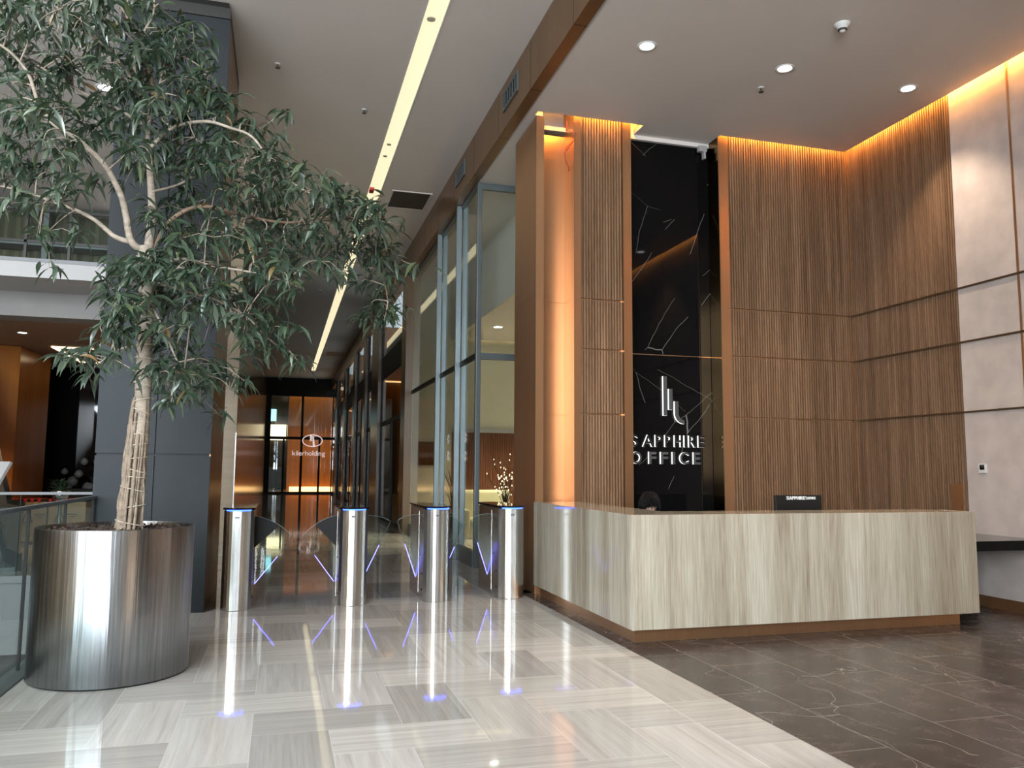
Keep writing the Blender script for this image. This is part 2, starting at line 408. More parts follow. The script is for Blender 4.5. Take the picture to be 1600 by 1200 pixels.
def struct(name, mb, mats, parent=None, label=None, **k):
    o = mb.build(name, mats, parent, **k)
    if parent is None: o['kind'] = 'structure'
    if label: o['label'] = label
    return o
def copy_tree(o, parent=None):
    c = o.copy(); COL.objects.link(c); c.parent = parent
    for ch in [x for x in bpy.data.objects if x.parent == o]: copy_tree(ch, c)
    return c

# ============================================================ THE SETTING
CZ, LZ = 6.67, 6.036          # corridor ceiling, lobby ceiling
# floors
f = MB()
f.box(-1.70, 2.86, -9, 9.60, -.30, 0); f.box(-1.78, 3.0, 9.60, 12.0, -.30, 0); f.box(3.0, 8.0, 9.86, 12.0, -.30, 0)
f.box(-14, 8.0, 12.0, 62, -.30, 0)
struct('floor', f, 'marble')
struct('floor_lobby', B(2.86, 8.0, -9, 9.86, -.30, 0.0), 'dstone')
struct('floor_lower', B(-14, -1.7, -9, 12.6, -4.9, -4.6), 'marble')
struct('trim_1', B(-1.78, -1.70, -9, 12.0, -.32, .012), 'greymetal')
f = MB(); f.box(-14, -1.78, 11.94, 12.0, -.9, .0); f.box(-14, -1.78, 11.90, 12.0, 0, .09)
struct('trim_2', f, 'atriumgrey')
struct('wall_lower', B(-14, -1.7, 12.4, 12.6, -4.6, -.3), 'darkpanel')
struct('wall_lower_right', B(-1.9, -1.7, -9, 12.4, -4.6, -.32), 'darkpanel')

# corridor ceiling: panels either side of the light strip
f = MB()
f.box(-1.78, 1.406, -9, 48.5, CZ, CZ+.2); f.box(1.634, 2.75, -9, 48.5, CZ, CZ+.2)
f.box(1.406, 1.634, 44.6, 48.5, CZ, CZ+.2); f.box(1.38, 1.66, -9, 44.6, CZ+.2, CZ+.26)
f.box(-14, -1.78, 8.3, 24, CZ, CZ+.2)
struct('ceiling', f, 'ceil')
# lobby ceiling, stopping short of the lit wall slots
f = MB()
f.box(2.88, 7.60, -9, 9.44, LZ, LZ+.06)
f.box(2.88, 3.0, 9.44, 12.25, LZ, LZ+.06); f.box(3.0, 3.10, 9.55, 12.25, LZ, LZ+.06)
f.box(4.465, 5.60, 9.44, 9.76, LZ, LZ+.06)
f.box(3.10, 8.0, 9.95, 12.25, LZ, LZ+.06)
f.box(2.88, 8.1, -9, 10.6, 6.30, 6.40)                                 # slab above the light slots
f.box(2.88, 7.56, 9.36, 9.42, LZ+.06, 6.30); f.box(7.52, 7.58, -9, 9.42, LZ+.06, 6.30)
struct('ceiling_lobby', f, 'ceil')

# ---------------- copper beam between corridor and lobby
beam = struct('trim_3', B(2.73, 2.88, -9, 48.5, LZ, CZ+.2), 'bronze')
m = MB()
y = 8.887-1.49*11
while y < 48:
    m.box(2.7285, 2.8805, y, y+.006, LZ-.0015, CZ); y += 1.49
struct('seam', m, 'black', beam)
struct('bead', B(2.88, 2.895, -9, 12, LZ-.004, LZ+.02), 'white_paint', beam)

def beam_grille(y0, name, label):
    t = thing(name, label, 'air grille', (2.73, y0+.33, 6.28), 'air grilles in the copper beam')
    m = MB(); m.box(2.712, 2.73, y0, y0+.70, 6.27, 6.31); m.box(2.712, 2.73, y0, y0+.70, 6.50, 6.54)
    m.box(2.712, 2.73, y0, y0+.03, 6.31, 6.50); m.box(2.712, 2.73, y0+.67, y0+.70, 6.31, 6.50)
    m.build('frame', 'greymetal', t)
    B(2.722, 2.73, y0+.03, y0+.67, 6.31, 6.50).build('backing', 'black', t)
    m = MB()
    for k in range(5): m.box(2.714, 2.722, y0+.10+k*.12, y0+.13+k*.12, 6.31, 6.50)
    m.build('slat', 'greymetal', t)
beam_grille(9.42, 'air_grille', 'grey air grille in the copper beam, the larger one nearest the viewer')
beam_grille(12.5, 'air_grille', 'grey air grille in the copper beam, the farther one above the glass front')

# ---------------- strip light
t = thing('ceiling_strip_light', 'long glowing yellow-white light strip running down the corridor ceiling', 'strip light', (1.52, 17, CZ))
B(1.406, 1.634, -8.9, 44.6, CZ+.02, CZ+.03).build('membrane', 'strip', t)
m = MB(); m.box(1.396, 1.406, -8.9, 44.6, CZ-.004, CZ+.05); m.box(1.634, 1.644, -8.9, 44.6, CZ-.004, CZ+.05); m.build('edge_profile', 'white', t)
for yy in (8.82, 12.63, 13.14):
    MB().disc((1.50, yy), .035 if yy > 9 else .05, CZ+.004, CZ+.02, 20).build('clip', 'cream', t)
tag(B(1.42, 1.50, 14.75, 14.95, CZ-.03, CZ+.02).build('fire_beacon', 'red'), 'small red beacon fixed to the ceiling strip light above the tree tip', 'beacon')

def sprinkler(x, y, z, label, g='ceiling sprinklers'):
    t = thing('ceiling_sprinkler', label, 'sprinkler', (x, y, z), g)
    MB().disc((x, y), .035, z-.012, z).build('rose', 'white', t)
    MB().lathe((x, y), [(.001, z-.06), (.03, z-.058), (.03, z-.053), (.008, z-.05), (.008, z-.012)], 12).build('head', 'sprink', t)
sprinkler(-.216, 10.4, CZ, 'small dark sprinkler on the corridor ceiling beside the grey column')
sprinkler(.986, 11.43, CZ, 'small dark sprinkler on the corridor ceiling left of the light strip, nearer one')
sprinkler(.95, 24.0, CZ, 'small sprinkler far down the corridor ceiling left of the light strip')
sprinkler(5.349, 8.064, LZ, 'small sprinkler on the lobby ceiling below the middle downlight')
t = thing('ceiling_vent', 'square dark vent in the corridor ceiling right of the light strip', 'ceiling vent', (2.2, 15.2, CZ))
B(1.86, 2.56, 14.75, 15.70, CZ-.012, CZ).build('plate', 'sprink', t)
m = MB(); m.box(1.83, 2.59, 14.72, 14.75, CZ-.015, CZ); m.box(1.83, 2.59, 15.70, 15.73, CZ-.015, CZ); m.box(1.83, 1.86, 14.75, 15.70, CZ-.015, CZ); m.box(2.56, 2.59, 14.75, 15.70, CZ-.015, CZ)
m.build('frame', 'ceil', t)
tag(B(1.85, 2.6, 36.9, 38.1, CZ-.012, CZ).build('ceiling_vent', 'sprink'), 'far dark vent in the corridor ceiling near the end door', 'ceiling vent')

def downlight(x, y, z, r, label, grp=None, watt=0, mat='lamp', col=(1, .80, .60)):
    t = thing('recessed_downlight', label, 'downlight', (x, y, z), grp)
    MB().lathe((x, y), [(r*.72, z+.002), (r*.74, z-.004), (r, z-.008), (r*1.02, z)], 32).build('trim_ring', 'white', t)
    MB().disc((x, y), r*.72, z-.003, z, 28).build('lens', mat, t)
    if watt:
        l = bpy.data.lights.new('downlight_beam', 'SPOT'); l.energy = watt; l.spot_size = math.radians(92); l.spot_blend = .7
        l.color = col; l.shadow_soft_size = .05
        o = bpy.data.objects.new('downlight_beam', l); COL.objects.link(o); o.location = (x, y, z-.03); o.parent = None
for (x, lab) in ((3.638, 'left round downlight in the lobby ceiling'), (5.343, 'middle round downlight in the lobby ceiling, beside a bright smear of reflected light'), (7.029, 'right round downlight in the lobby ceiling, nearest the plaster wall')):
    downlight(x, 7.58, LZ, .105, lab, 'lobby ceiling downlights', 95)
for (x, lab) in ((4.4, 'added front left round downlight in the lobby ceiling, warm fill beyond the picture edge'), (5.8, 'added front middle round downlight in the lobby ceiling, warm fill beyond the picture edge'), (7.1, 'added front right round downlight in the lobby ceiling, warm fill beyond the picture edge')):
    downlight(x, 4.4, LZ, .105, lab, 'lobby ceiling downlights', 55, col=(1, .66, .36))  # downlights added out of view as warm fill for desk and ceiling
t = thing('smoke_detector', 'white smoke detector on the lobby ceiling above the right side of the middle downlight', 'smoke detector', (5.36, 6.62, LZ))
MB().lathe((5.36, 6.62), [(.0, LZ-.085), (.022, LZ-.083), (.03, LZ-.07), (.045, LZ-.06), (.055, LZ-.03), (.075, LZ-.02), (.08, LZ)], 32).build('body', 'white', t)
MB().lathe((5.36, 6.62), [(.031, LZ-.071), (.047, LZ-.062), (.047, LZ-.05), (.031, LZ-.05)], 32).build('grille', 'sprink', t)

# ---------------- lobby back wall
def flutes(x0, x1, z0, z1, front, depth=.028, pitch=.038, gap=.0135, axis='x', back=None):
    # fluted panel cross-section extruded in z ; for axis 'y' the flutes run along y and face -x
    n = max(1, round((x1-x0)/pitch)); p = (x1-x0)/n; pts = []
    for k in range(n):
        a = x0+k*p; pts += [(a, front+depth), (a+gap*.5, front+depth), (a+gap*.5+.0015, front+.0015), (a+gap*.5+.003, front), (a+p-gap*.5-.003, front), (a+p-gap*.5-.0015, front+.0015), (a+p-gap*.5, front+depth)]
    pts += [(x1, front+depth), (x1, front+.034), (x0, front+.034)]
    if axis == 'y': pts = [(v, u) for u, v in pts]
    return MB().prism(pts, z0, z1)
ROWS = [(0, 2.185), (2.207, 3.008), (3.03, 3.655), (3.677, 6.29)]
f = MB(); f.box(3.60, 4.20, 9.56, 9.9, 0, 6.3); f.box(5.745, 7.9, 9.56, 9.9, 0, 6.3)
wb = struct('wall_back', f, 'copper')
for x0, x1 in ((3.606, 4.19), (5.748, 7.69)):
    for z0, z1 in ROWS:
        struct('fluted_panel', flutes(x0, x1, z0, z1, 9.53), 'slat', wb)
# plain copper pilasters with thin joints
def pilaster(name, x0, x1, y0, y1, z1, mat, label, seams=(2.196, 3.666), parent=None):
    m = MB(); zz = 0
    for s_ in list(seams)+[z1+.004]:
        m.box(x0, x1, y0, y1, zz, s_-.004); zz = s_
    m.box(x0+.003, x1-.003, y0+.003, y1-.003, .01, z1-.01)
    o = m.build(name, mat, parent)
    if parent is None: o['label'] = label; o['category'] = 'pilaster'
    return o
pilaster('copper_pilaster', 3.0, 3.105, 9.50, 10.45, 6.0, 'copper', 'tall copper clad pilaster at the left end of the reception desk')
pilaster('copper_fin', 3.509, 3.604, 9.50, 9.90, 6.29, 'copper', '', parent=wb)
pilaster('copper_fin', 4.193, 4.309, 9.50, 10.0, 6.29, 'copper', '', parent=wb)
pilaster('copper_fin', 5.63, 5.746, 9.50, 9.76, 6.29, 'copper', '', parent=wb)
pilaster('shade_return', 5.61, 5.6295, 9.515, 9.79, 6.29, 'shadegold', '', parent=wb)  # return face toned darker than the copper for its shade
struct('edge_trim', B(5.604, 5.6295, 9.50, 9.514, 0, 6.29), 'copper', wb)
# copper niche back
m = MB(); zz = 0
for s_ in (2.196, 3.666, 5.93): m.box(3.105, 3.509, 9.87, 9.95, zz, s_-.004); zz = s_
m.box(3.11, 3.5, 9.88, 9.95, .01, 5.9)
nb = struct('wall_niche', m, 'copper')
struct('duct', B(3.107, 3.507, 9.81, 9.87, 5.975, 6.03), 'white_paint', nb)
# black marble
m = MB(); zz = 0
for s_ in (3.03, 5.98): m.box(4.309, 5.75, 9.80, 9.86, zz, s_-.006); zz = s_
wm = struct('wall_marble', m, 'blackm')
struct('joint', B(4.309, 5.61, 9.797, 9.80, 3.026, 3.034), 'copper', wm)
struct('reveal', B(4.309, 5.62, 9.76, 9.86, 5.98, 6.30), 'ceil', wm)
struct('bracket', MB().box(5.43, 5.55, 9.70, 9.76, 5.90, 5.98).box(5.50, 5.53, 9.70, 9.76, 5.80, 5.90), 'white_paint', wm)

# ---------------- right wall
wr = struct('wall_right', B(7.72, 7.9, -9, 9.6, 0, 6.3), 'copper')
for z0, z1 in ROWS:
    struct('fluted_panel', flutes(7.665, 9.53, z0, z1, 7.688, axis='y'), 'slat', wr)
struct('ledge', MB().box(7.672, 7.72, -9, 9.53, 2.185, 2.205).box(7.672, 7.72, -9, 9.53, 3.008, 3.03).box(7.672, 7.72, -9, 9.53, 3.655, 3.677), 'deepbronze', wr)
struct('plaster_panel', MB().box(7.69, 7.72, -9, 7.66, 0, 2.185).box(7.69, 7.72, -9, 7.66, 2.205, 3.008).box(7.69, 7.72, -9, 7.66, 3.03, 3.655).box(7.69, 7.72, -9, 7.66, 3.677, 6.29), 'plaster', wr)
m = MB()
for yy in (6.83, 4.2, 1.5, -1.2, -4): m.box(7.682, 7.70, yy-.012, yy+.012, 2.205, 6.29)
struct('strip', m, 'copper', wr)
struct('baseboard_right', B(7.668, 7.69, -9, 9.5, 0, .12), 'copper')
struct('access_panel', B(7.676, 7.69, 7.725, 7.895, .9, 1.36), 'copper', wr)
t = thing('thermostat', 'small white thermostat with a black screen on the plaster wall', 'thermostat', (7.69, 7.43, 1.49))
B(7.668, 7.69, 7.375, 7.478, 1.487, 1.592).build('case', 'white', t, bevel=.004)
B(7.665, 7.669, 7.395, 7.458, 1.525, 1.582).build('screen', 'blackglass', t)
t = thing('stone_shelf', 'black stone shelf jutting from the right wall behind the end of the desk', 'shelf', (7.2, 8.1, .70))
B(6.72, 7.69, 6.70, 9.5, .70, .80).build('slab', 'blackm', t, bevel=.003)
B(7.5, 7.69, 7.6, 9.5, .0, .70).build('support', 'darkpanel', t)

# ---------------- LED strips in the ceiling slots (lamps of the place)
def led(name, a, label):
    tag(B(*a).build(name, 'cove'), label, 'LED strip', 'hidden orange LED strips over the lobby walls')
led('led_strip', (5.65, 7.60, 9.425, 9.435, 6.16, 6.20), 'orange LED strip hidden over the wide fluted wall')
led('led_strip', (3.45, 4.44, 9.425, 9.435, 6.16, 6.20), 'orange LED strip hidden over the narrow fluted panel')
led('led_strip', (7.582, 7.592, -8, 9.40, 6.16, 6.20), 'orange LED strip hidden over the right wall')
led('led_strip', (3.13, 3.48, 9.46, 9.47, 6.13, 6.15), 'orange LED strip hidden over the copper niche')
tag(MB().tube([(3.45, 9.6, 6.03), (3.46, 9.62, 5.92), (3.53, 9.47, 5.82), (3.51, 9.48, 5.74), (3.40, 9.55, 5.62), (3.42, 9.55, 5.60), (3.50, 9.48, 5.72), (3.40, 9.55, 5.58), (3.43, 9.6, 5.50), (3.50, 9.66, 5.42), (3.508, 9.7, 5.40)], .004, 6).build('loose_cable', 'wire'),
    'loose red cable hanging in the copper niche below the ceiling', 'cable')

# ---------------- sign on the black marble
def letter_mesh(ch, off=.018):
    c = bpy.data.curves.new('t', 'FONT'); c.body = ch; c.extrude = .5; c.offset = off; c.resolution_u = 4
    o = bpy.data.objects.new('t', c); COL.objects.link(o)
    dg = bpy.context.evaluated_depsgraph_get(); me = bpy.data.meshes.new_from_object(o.evaluated_get(dg))
    vs = [tuple(v.co) for v in me.vertices]; fs = [tuple(p.vertices) for p in me.polygons]; ns = [tuple(p.normal) for p in me.polygons]
    bpy.data.objects.remove(o); bpy.data.curves.remove(c); bpy.data.meshes.remove(me)
    return vs, fs, ns
def letter(ch, x0, x1, z0, z1, yf, yb, parent, name='letter', mats=('signface', 'signwhite'), side=1):
    vs, fs, ns = letter_mesh(ch)
    ax, bx = min(v[0] for v in vs), max(v[0] for v in vs); ay, by = min(v[1] for v in vs), max(v[1] for v in vs)
    V = [(x0+(v[0]-ax)/(bx-ax)*(x1-x0), yf if v[2] > 0 else yb, z0+(v[1]-ay)/(by-ay)*(z1-z0)) for v in vs]
    off = origin(parent); me = bpy.data.meshes.new(name)
    me.from_pydata([tuple(Vector(v)-off) for v in V], [], fs)
    for k in mats: me.materials.append(MT[k])
    for p, n in zip(me.polygons, ns): p.material_index = 0 if abs(n[2]) > .5 else side
    o = bpy.data.objects.new(name, me); COL.objects.link(o); o.parent = parent
    bm = bmesh.new(); bm.from_mesh(me); bmesh.ops.recalc_face_normals(bm, faces=bm.faces); bm.to_mesh(me); bm.free()
    return o
t = thing('wall_sign', 'backlit two line office sign with a three bar emblem on the black marble', 'sign', (4.95, 9.80, 1.57))
for ch, a, b_ in (('S', 4.395, 4.50), ('A', 4.565, 4.725), ('P', 4.745, 4.845), ('P', 4.885, 4.985), ('H', 5.025, 5.135), ('I', 5.168, 5.20), ('R', 5.235, 5.345), ('E', 5.375, 5.475)):
    letter(ch, a, b_, 1.80, 1.957, 9.765, 9.797, t)
for ch, a, b_ in (('O', 4.405, 4.545), ('F', 4.65, 4.76), ('F', 4.82, 4.93), ('I', 4.99, 5.03), ('C', 5.10, 5.235), ('E', 5.30, 5.405)):
    letter(ch, a, b_, 1.575, 1.735, 9.765, 9.797, t, mats=('signface2', 'signwhite'))
def bar(pts):
    m = MB().extr(pts, 'y', 9.755, 9.79)
    o = m.build('emblem_bar', ['signface2', 'signwhite'], t)
    for p in o.data.polygons:
        if p.normal.x < -.3 or p.normal.z < -.6: p.material_index = 1
bar([(4.862, 2.215), (4.917, 2.215), (4.917, 2.74), (4.862, 2.74)])
bar([(4.943, 2.295), (4.998, 2.295), (4.998, 2.573), (4.943, 2.573)])
cur = [(5.028, 2.41), (5.084, 2.41)]
for k in range(9): a = PI+k/8*PI/2; cur.append((5.168+.084*math.cos(a), 2.245+.084*math.sin(a)+.0))
cur2 = []
for k in range(9): a = 1.5*PI-k/8*PI/2; cur2.append((5.168+.14*math.cos(a), 2.245+.136*math.sin(a)))
bar(cur+cur2)

# ---------------- reception desk
t = thing('reception_desk', 'L-shaped reception desk clad in vein-cut beige travertine with copper plinth', 'reception desk', (4.8, 7.6, 0))
DX0, DX1, DY0, DY1, DT = 2.966, 6.684, 6.59, 9.44, 1.105
B(DX0, DX1, DY0, DY0+.03, .118, DT).build('front_panel', 'travertine', t, bevel=.0015)
m = B(DX0, DX0+.03, DY0+.03, DY1, .118, DT); m.box(DX0+.001, DX0+.03, DY0+.002, DY0+.03, .119, DT-.001)
m.build('side_panel', 'travertine', t)
B(DX1-.03, DX1, DY0+.03, DY0+.42, .118, DT).build('end_panel', 'travertine', t)
pts = [(DX0+.03, DY0+.03), (DX1-.03, DY0+.03), (DX1-.03, DY0+.42), (6.5, DY0+.58), (3.54, DY0+.58), (3.54, DY1), (DX0+.03, DY1)]
MB().prism(pts, DT-.04, DT-.002).build('counter_top', MT['travertine'], t)
m = B(DX0+.06, DX1-.16, DY0+.09, DY0+.16, 0, .118); m.box(DX0+.06, DX0+.13, DY0+.16, DY1-.01, 0, .118)
m.build('plinth', 'copper', t)
m = MB(); m.box(DX0+.13, DX0+.16, DY0+.16, DY1, .0, DT-.04); m.box(DX0+.16, DX1-.2, DY0+.16, DY0+.2, 0, DT-.04); m.build('carcass', 'walnut', t)
B(3.2, 6.3, 6.82, 7.72, .72, .75).build('worktop', 'walnut', t)

# monitor
t = thing('monitor', 'black computer monitor with white lettering on its back standing behind the desk top', 'monitor', (5.25, 7.45, .75))
m = MB().extr([(7.42, .84), (7.46, .84), (7.475, 1.245), (7.435, 1.245)], 'x', 4.975, 5.535); m.build('display_back', 'screenblack', t, bevel=.004)
m = B(5.23, 5.28, 7.465, 7.49, .76, 1.0); m.box(5.13, 5.38, 7.38, 7.58, .75, .762); m.build('stand', 'black', t)
x = 5.105
for ch, wd in zip('SAPPHIRE', (.028, .030, .024, .024, .027, .010, .027, .024)):
    letter(ch, x, x+wd, 1.197, 1.232, 7.425, 7.436, t, 'letter', ('paintwhite', 'paintwhite')); x += wd+.0045
m = MB().extr([(x, 1.232), (x+.006, 1.232), (x+.020, 1.197), (x+.014, 1.197)], 'y', 7.425, 7.436); m.build('slash', 'paintwhite', t); x += .022
for ch, wd in zip('OFFICE', (.019, .014, .014, .006, .017, .015)):
    letter(ch, x, x+wd, 1.200, 1.226, 7.425, 7.436, t, 'letter', ('paintwhite', 'paintwhite')); x += wd+.003

# ---------------- person seated behind the desk
def skin_obj(name, verts, edges, rad, mat, parent, sub=2):
    off = origin(parent) if parent else Vector((0, 0, 0))
    me = bpy.data.meshes.new(name); me.from_pydata([tuple(Vector(v)-off) for v in verts], edges, [])
    o = bpy.data.objects.new(name, me); COL.objects.link(o)
    if parent: o.parent = parent
    md = o.modifiers.new('skin', 'SKIN'); md.use_smooth_shade = True
    for i, r in enumerate(rad):
        r = r if isinstance(r, tuple) else (r, r)
        me.skin_vertices[0].data[i].radius = r
    me.skin_vertices[0].data[0].use_root = True
    s_ = o.modifiers.new('sub', 'SUBSURF'); s_.levels = sub; s_.render_levels = sub
    me.materials.append(MT[mat]); return o
PX, PY = 3.745, 7.98
PZ = .02
P = thing('person', 'dark-haired person sitting low behind the desk, only the top of the head showing', 'person', (PX, PY, .0))
v = [(PX, PY+.10, .52+PZ), (PX, PY+.07, .68), (PX, PY+.02, .84), (PX, PY-.03, .97), (PX, PY-.05, 1.01),
     (PX-.17, PY-.03, .935), (PX-.24, PY-.10, .74), (PX-.16, PY-.32, .79), (PX-.13, PY-.38, .80),
     (PX+.17, PY-.03, .935), (PX+.24, PY-.10, .74), (PX+.16, PY-.32, .79), (PX+.13, PY-.38, .80),
     (PX-.10, PY+.02, .53), (PX-.12, PY-.40, .55), (PX-.12, PY-.38, .10), (PX-.12, PY-.50, .05),
     (PX+.10, PY+.02, .53), (PX+.12, PY-.40, .55), (PX+.12, PY-.38, .10), (PX+.12, PY-.50, .05)]
e = [(0, 1), (1, 2), (2, 3), (3, 4), (3, 5), (5, 6), (6, 7), (7, 8), (3, 9), (9, 10), (10, 11), (11, 12), (0, 13), (13, 14), (14, 15), (15, 16), (0, 17), (17, 18), (18, 19), (19, 20)]
r = [(.15, .11), (.13, .10), (.15, .11), (.11, .08), .055, .055, .042, .032, .027, .055, .042, .032, .027, .085, .06, .04, .035, .085, .06, .04, .035]
body = skin_obj('body', v, e, r, 'cloth', P)
for sx in (-1, 1):
    hx, hy, hz = PX+sx*.13, PY-.38, .80
    hv = [(hx, hy, hz), (hx-sx*.01, hy-.05, hz-.012), (hx-sx*.015, hy-.085, hz-.018)]; he = [(0, 1), (1, 2)]; hr = [(.03, .018), (.036, .016), (.034, .014)]
    skin_obj('hand', hv, he, hr, 'skin', P, 2)
    for k, (dx, ln) in enumerate(((-.026, .062), (-.009, .072), (.009, .068), (.026, .052))):
        bx, by = hx-sx*.015+dx, hy-.085
        skin_obj('finger', [(bx, by+.01, hz-.018), (bx, by-ln*.5, hz-.010), (bx, by-ln*.85, hz-.028), (bx, by-ln, hz-.040)], [(0, 1), (1, 2), (2, 3)], [.0088, .0082, .0075, .0065], 'skin', P, 1)
    tx = hx-sx*.036
    skin_obj('thumb', [(tx+sx*.012, hy-.03, hz-.016), (tx-sx*.012, hy-.058, hz-.022), (tx-sx*.018, hy-.085, hz-.032)], [(0, 1), (1, 2)], [.011, .010, .008], 'skin', P, 1)
HX, HY, HZ = PX, PY-.10, 1.115
hm = bmesh.new(); bmesh.ops.create_uvsphere(hm, u_segments=40, v_segments=28, radius=1)
off = origin(P)
for q in hm.verts:
    x_, y_, z_ = q.co
    X, Yy, Z = x_*.075, y_*.095, z_*.115
    if z_ < -.2: X *= 1-(-.2-z_)*.45; Yy *= 1-(-.2-z_)*.15
    if y_ < -.5 and -.45 < z_ < 0 and abs(x_) < .2: Yy -= .018*(1-abs(x_)/.2)*(1-abs(z_+.22)/.23)       # nose
    if y_ < -.5 and .02 < z_ < .28 and .22 < abs(x_) < .6: Yy += .008                                    # eye sockets
    if y_ < -.5 and -.62 < z_ < -.5 and abs(x_) < .3: Yy -= .005                                         # lips
    if abs(x_) > .9 and -.3 < z_ < .2 and abs(y_) < .3: X *= 1.13                                        # ears
    # head bowed forward
    c_, s__ = math.cos(.35), math.sin(.35)
    Yb = Yy*c_ - Z*s__; Zb = Yy*s__ + Z*c_
    q.co = (HX+X-off.x, HY+Yb-off.y, HZ+Zb-off.z)
me = bpy.data.meshes.new('head'); hm.to_mesh(me); hm.free()
for p_ in me.polygons: p_.use_smooth = True
me.materials.append(MT['skin']); ho = bpy.data.objects.new('head', me); COL.objects.link(ho); ho.parent = P
for sx in (-1, 1):
    MB().lathe((HX+sx*.03, HY-.092), [(.0, HZ-.052), (.009, HZ-.048), (.011, HZ-.040), (.009, HZ-.032), (0, HZ-.028)], 12).build('eye', 'hair', P)
# hair: cap plus falling strands
m = MB(); rr = random.Random(4)
cap = []
nu, nv = 40, 14; b0 = 0; vs = []; fs = []
for j in range(nv):
    ph = j/(nv-1)*1.85
    for i in range(nu):
        th = 2*PI*i/nu; k = 1.13+rr.uniform(-.03, .05)
        fr = max(0, -math.sin(th)); ph2 = min(ph, 1.85-.30*fr)
        vs.append((HX+.078*k*math.sin(ph2)*math.cos(th), HY-.02+.098*k*math.sin(ph2)*math.sin(th), HZ+.005+.118*k*math.cos(ph2)))
for j in range(nv-1):
    for i in range(nu): fs.append((j*nu+i, j*nu+(i+1) % nu, (j+1)*nu+(i+1) % nu, (j+1)*nu+i))
m.add(vs, fs, 0, True)
for k in range(620):
    th = rr.uniform(0, 2*PI); ph = rr.uniform(.05, 1.0); L = rr.uniform(.9, 1.0)
    fr = max(0, -math.sin(th)); end = rr.uniform(1.5, 2.05)-.22*fr
    pl = []
    for s_ in range(5):
        a = ph+(end-ph)*s_/4; kk = 1.15+.12*s_/4+rr.uniform(0, .16)
        th2 = th+rr.uniform(-.12, .12)
        pl.append((HX+.082*kk*math.sin(a)*math.cos(th2), HY-.02+.10*kk*math.sin(a)*math.sin(th2), HZ+.007+.118*kk*math.cos(a)))
    m.tube(pl, [.0035, .0035, .003, .002, .0006], 4, 0, False)
m.build('hair', 'hair', P)
# chair
t = thing('office_chair', 'dark office chair behind the reception desk under the seated person', 'chair', (PX, PY+.05, 0))
m = MB(); m.box(PX-.24, PX+.24, PY-.22, PY+.26, .36, .41); m.build('seat', 'cloth', t, bevel=.02)
m = MB(); m.box(PX-.22, PX+.22, PY+.28, PY+.33, .46, .86); m.box(PX-.03, PX+.03, PY+.26, PY+.30, .38, .50); m.build('backrest', 'cloth', t, bevel=.015)
m = MB().tube([(PX, PY, .07), (PX, PY, .37)], .025, 10)
for k in range(5):
    a = 2*PI*k/5+.3; m.tube([(PX, PY, .085), (PX+.26*math.cos(a), PY+.26*math.sin(a), .05)], [.02, .014], 8)
m.build('base', 'black', t)
for k in range(5):
    a = 2*PI*k/5+.3; MB().tube([(PX+.26*math.cos(a)-.012, PY+.26*math.sin(a), .026), (PX+.26*math.cos(a)+.012, PY+.26*math.sin(a), .026)], .026, 12).build('caster', 'black', t)

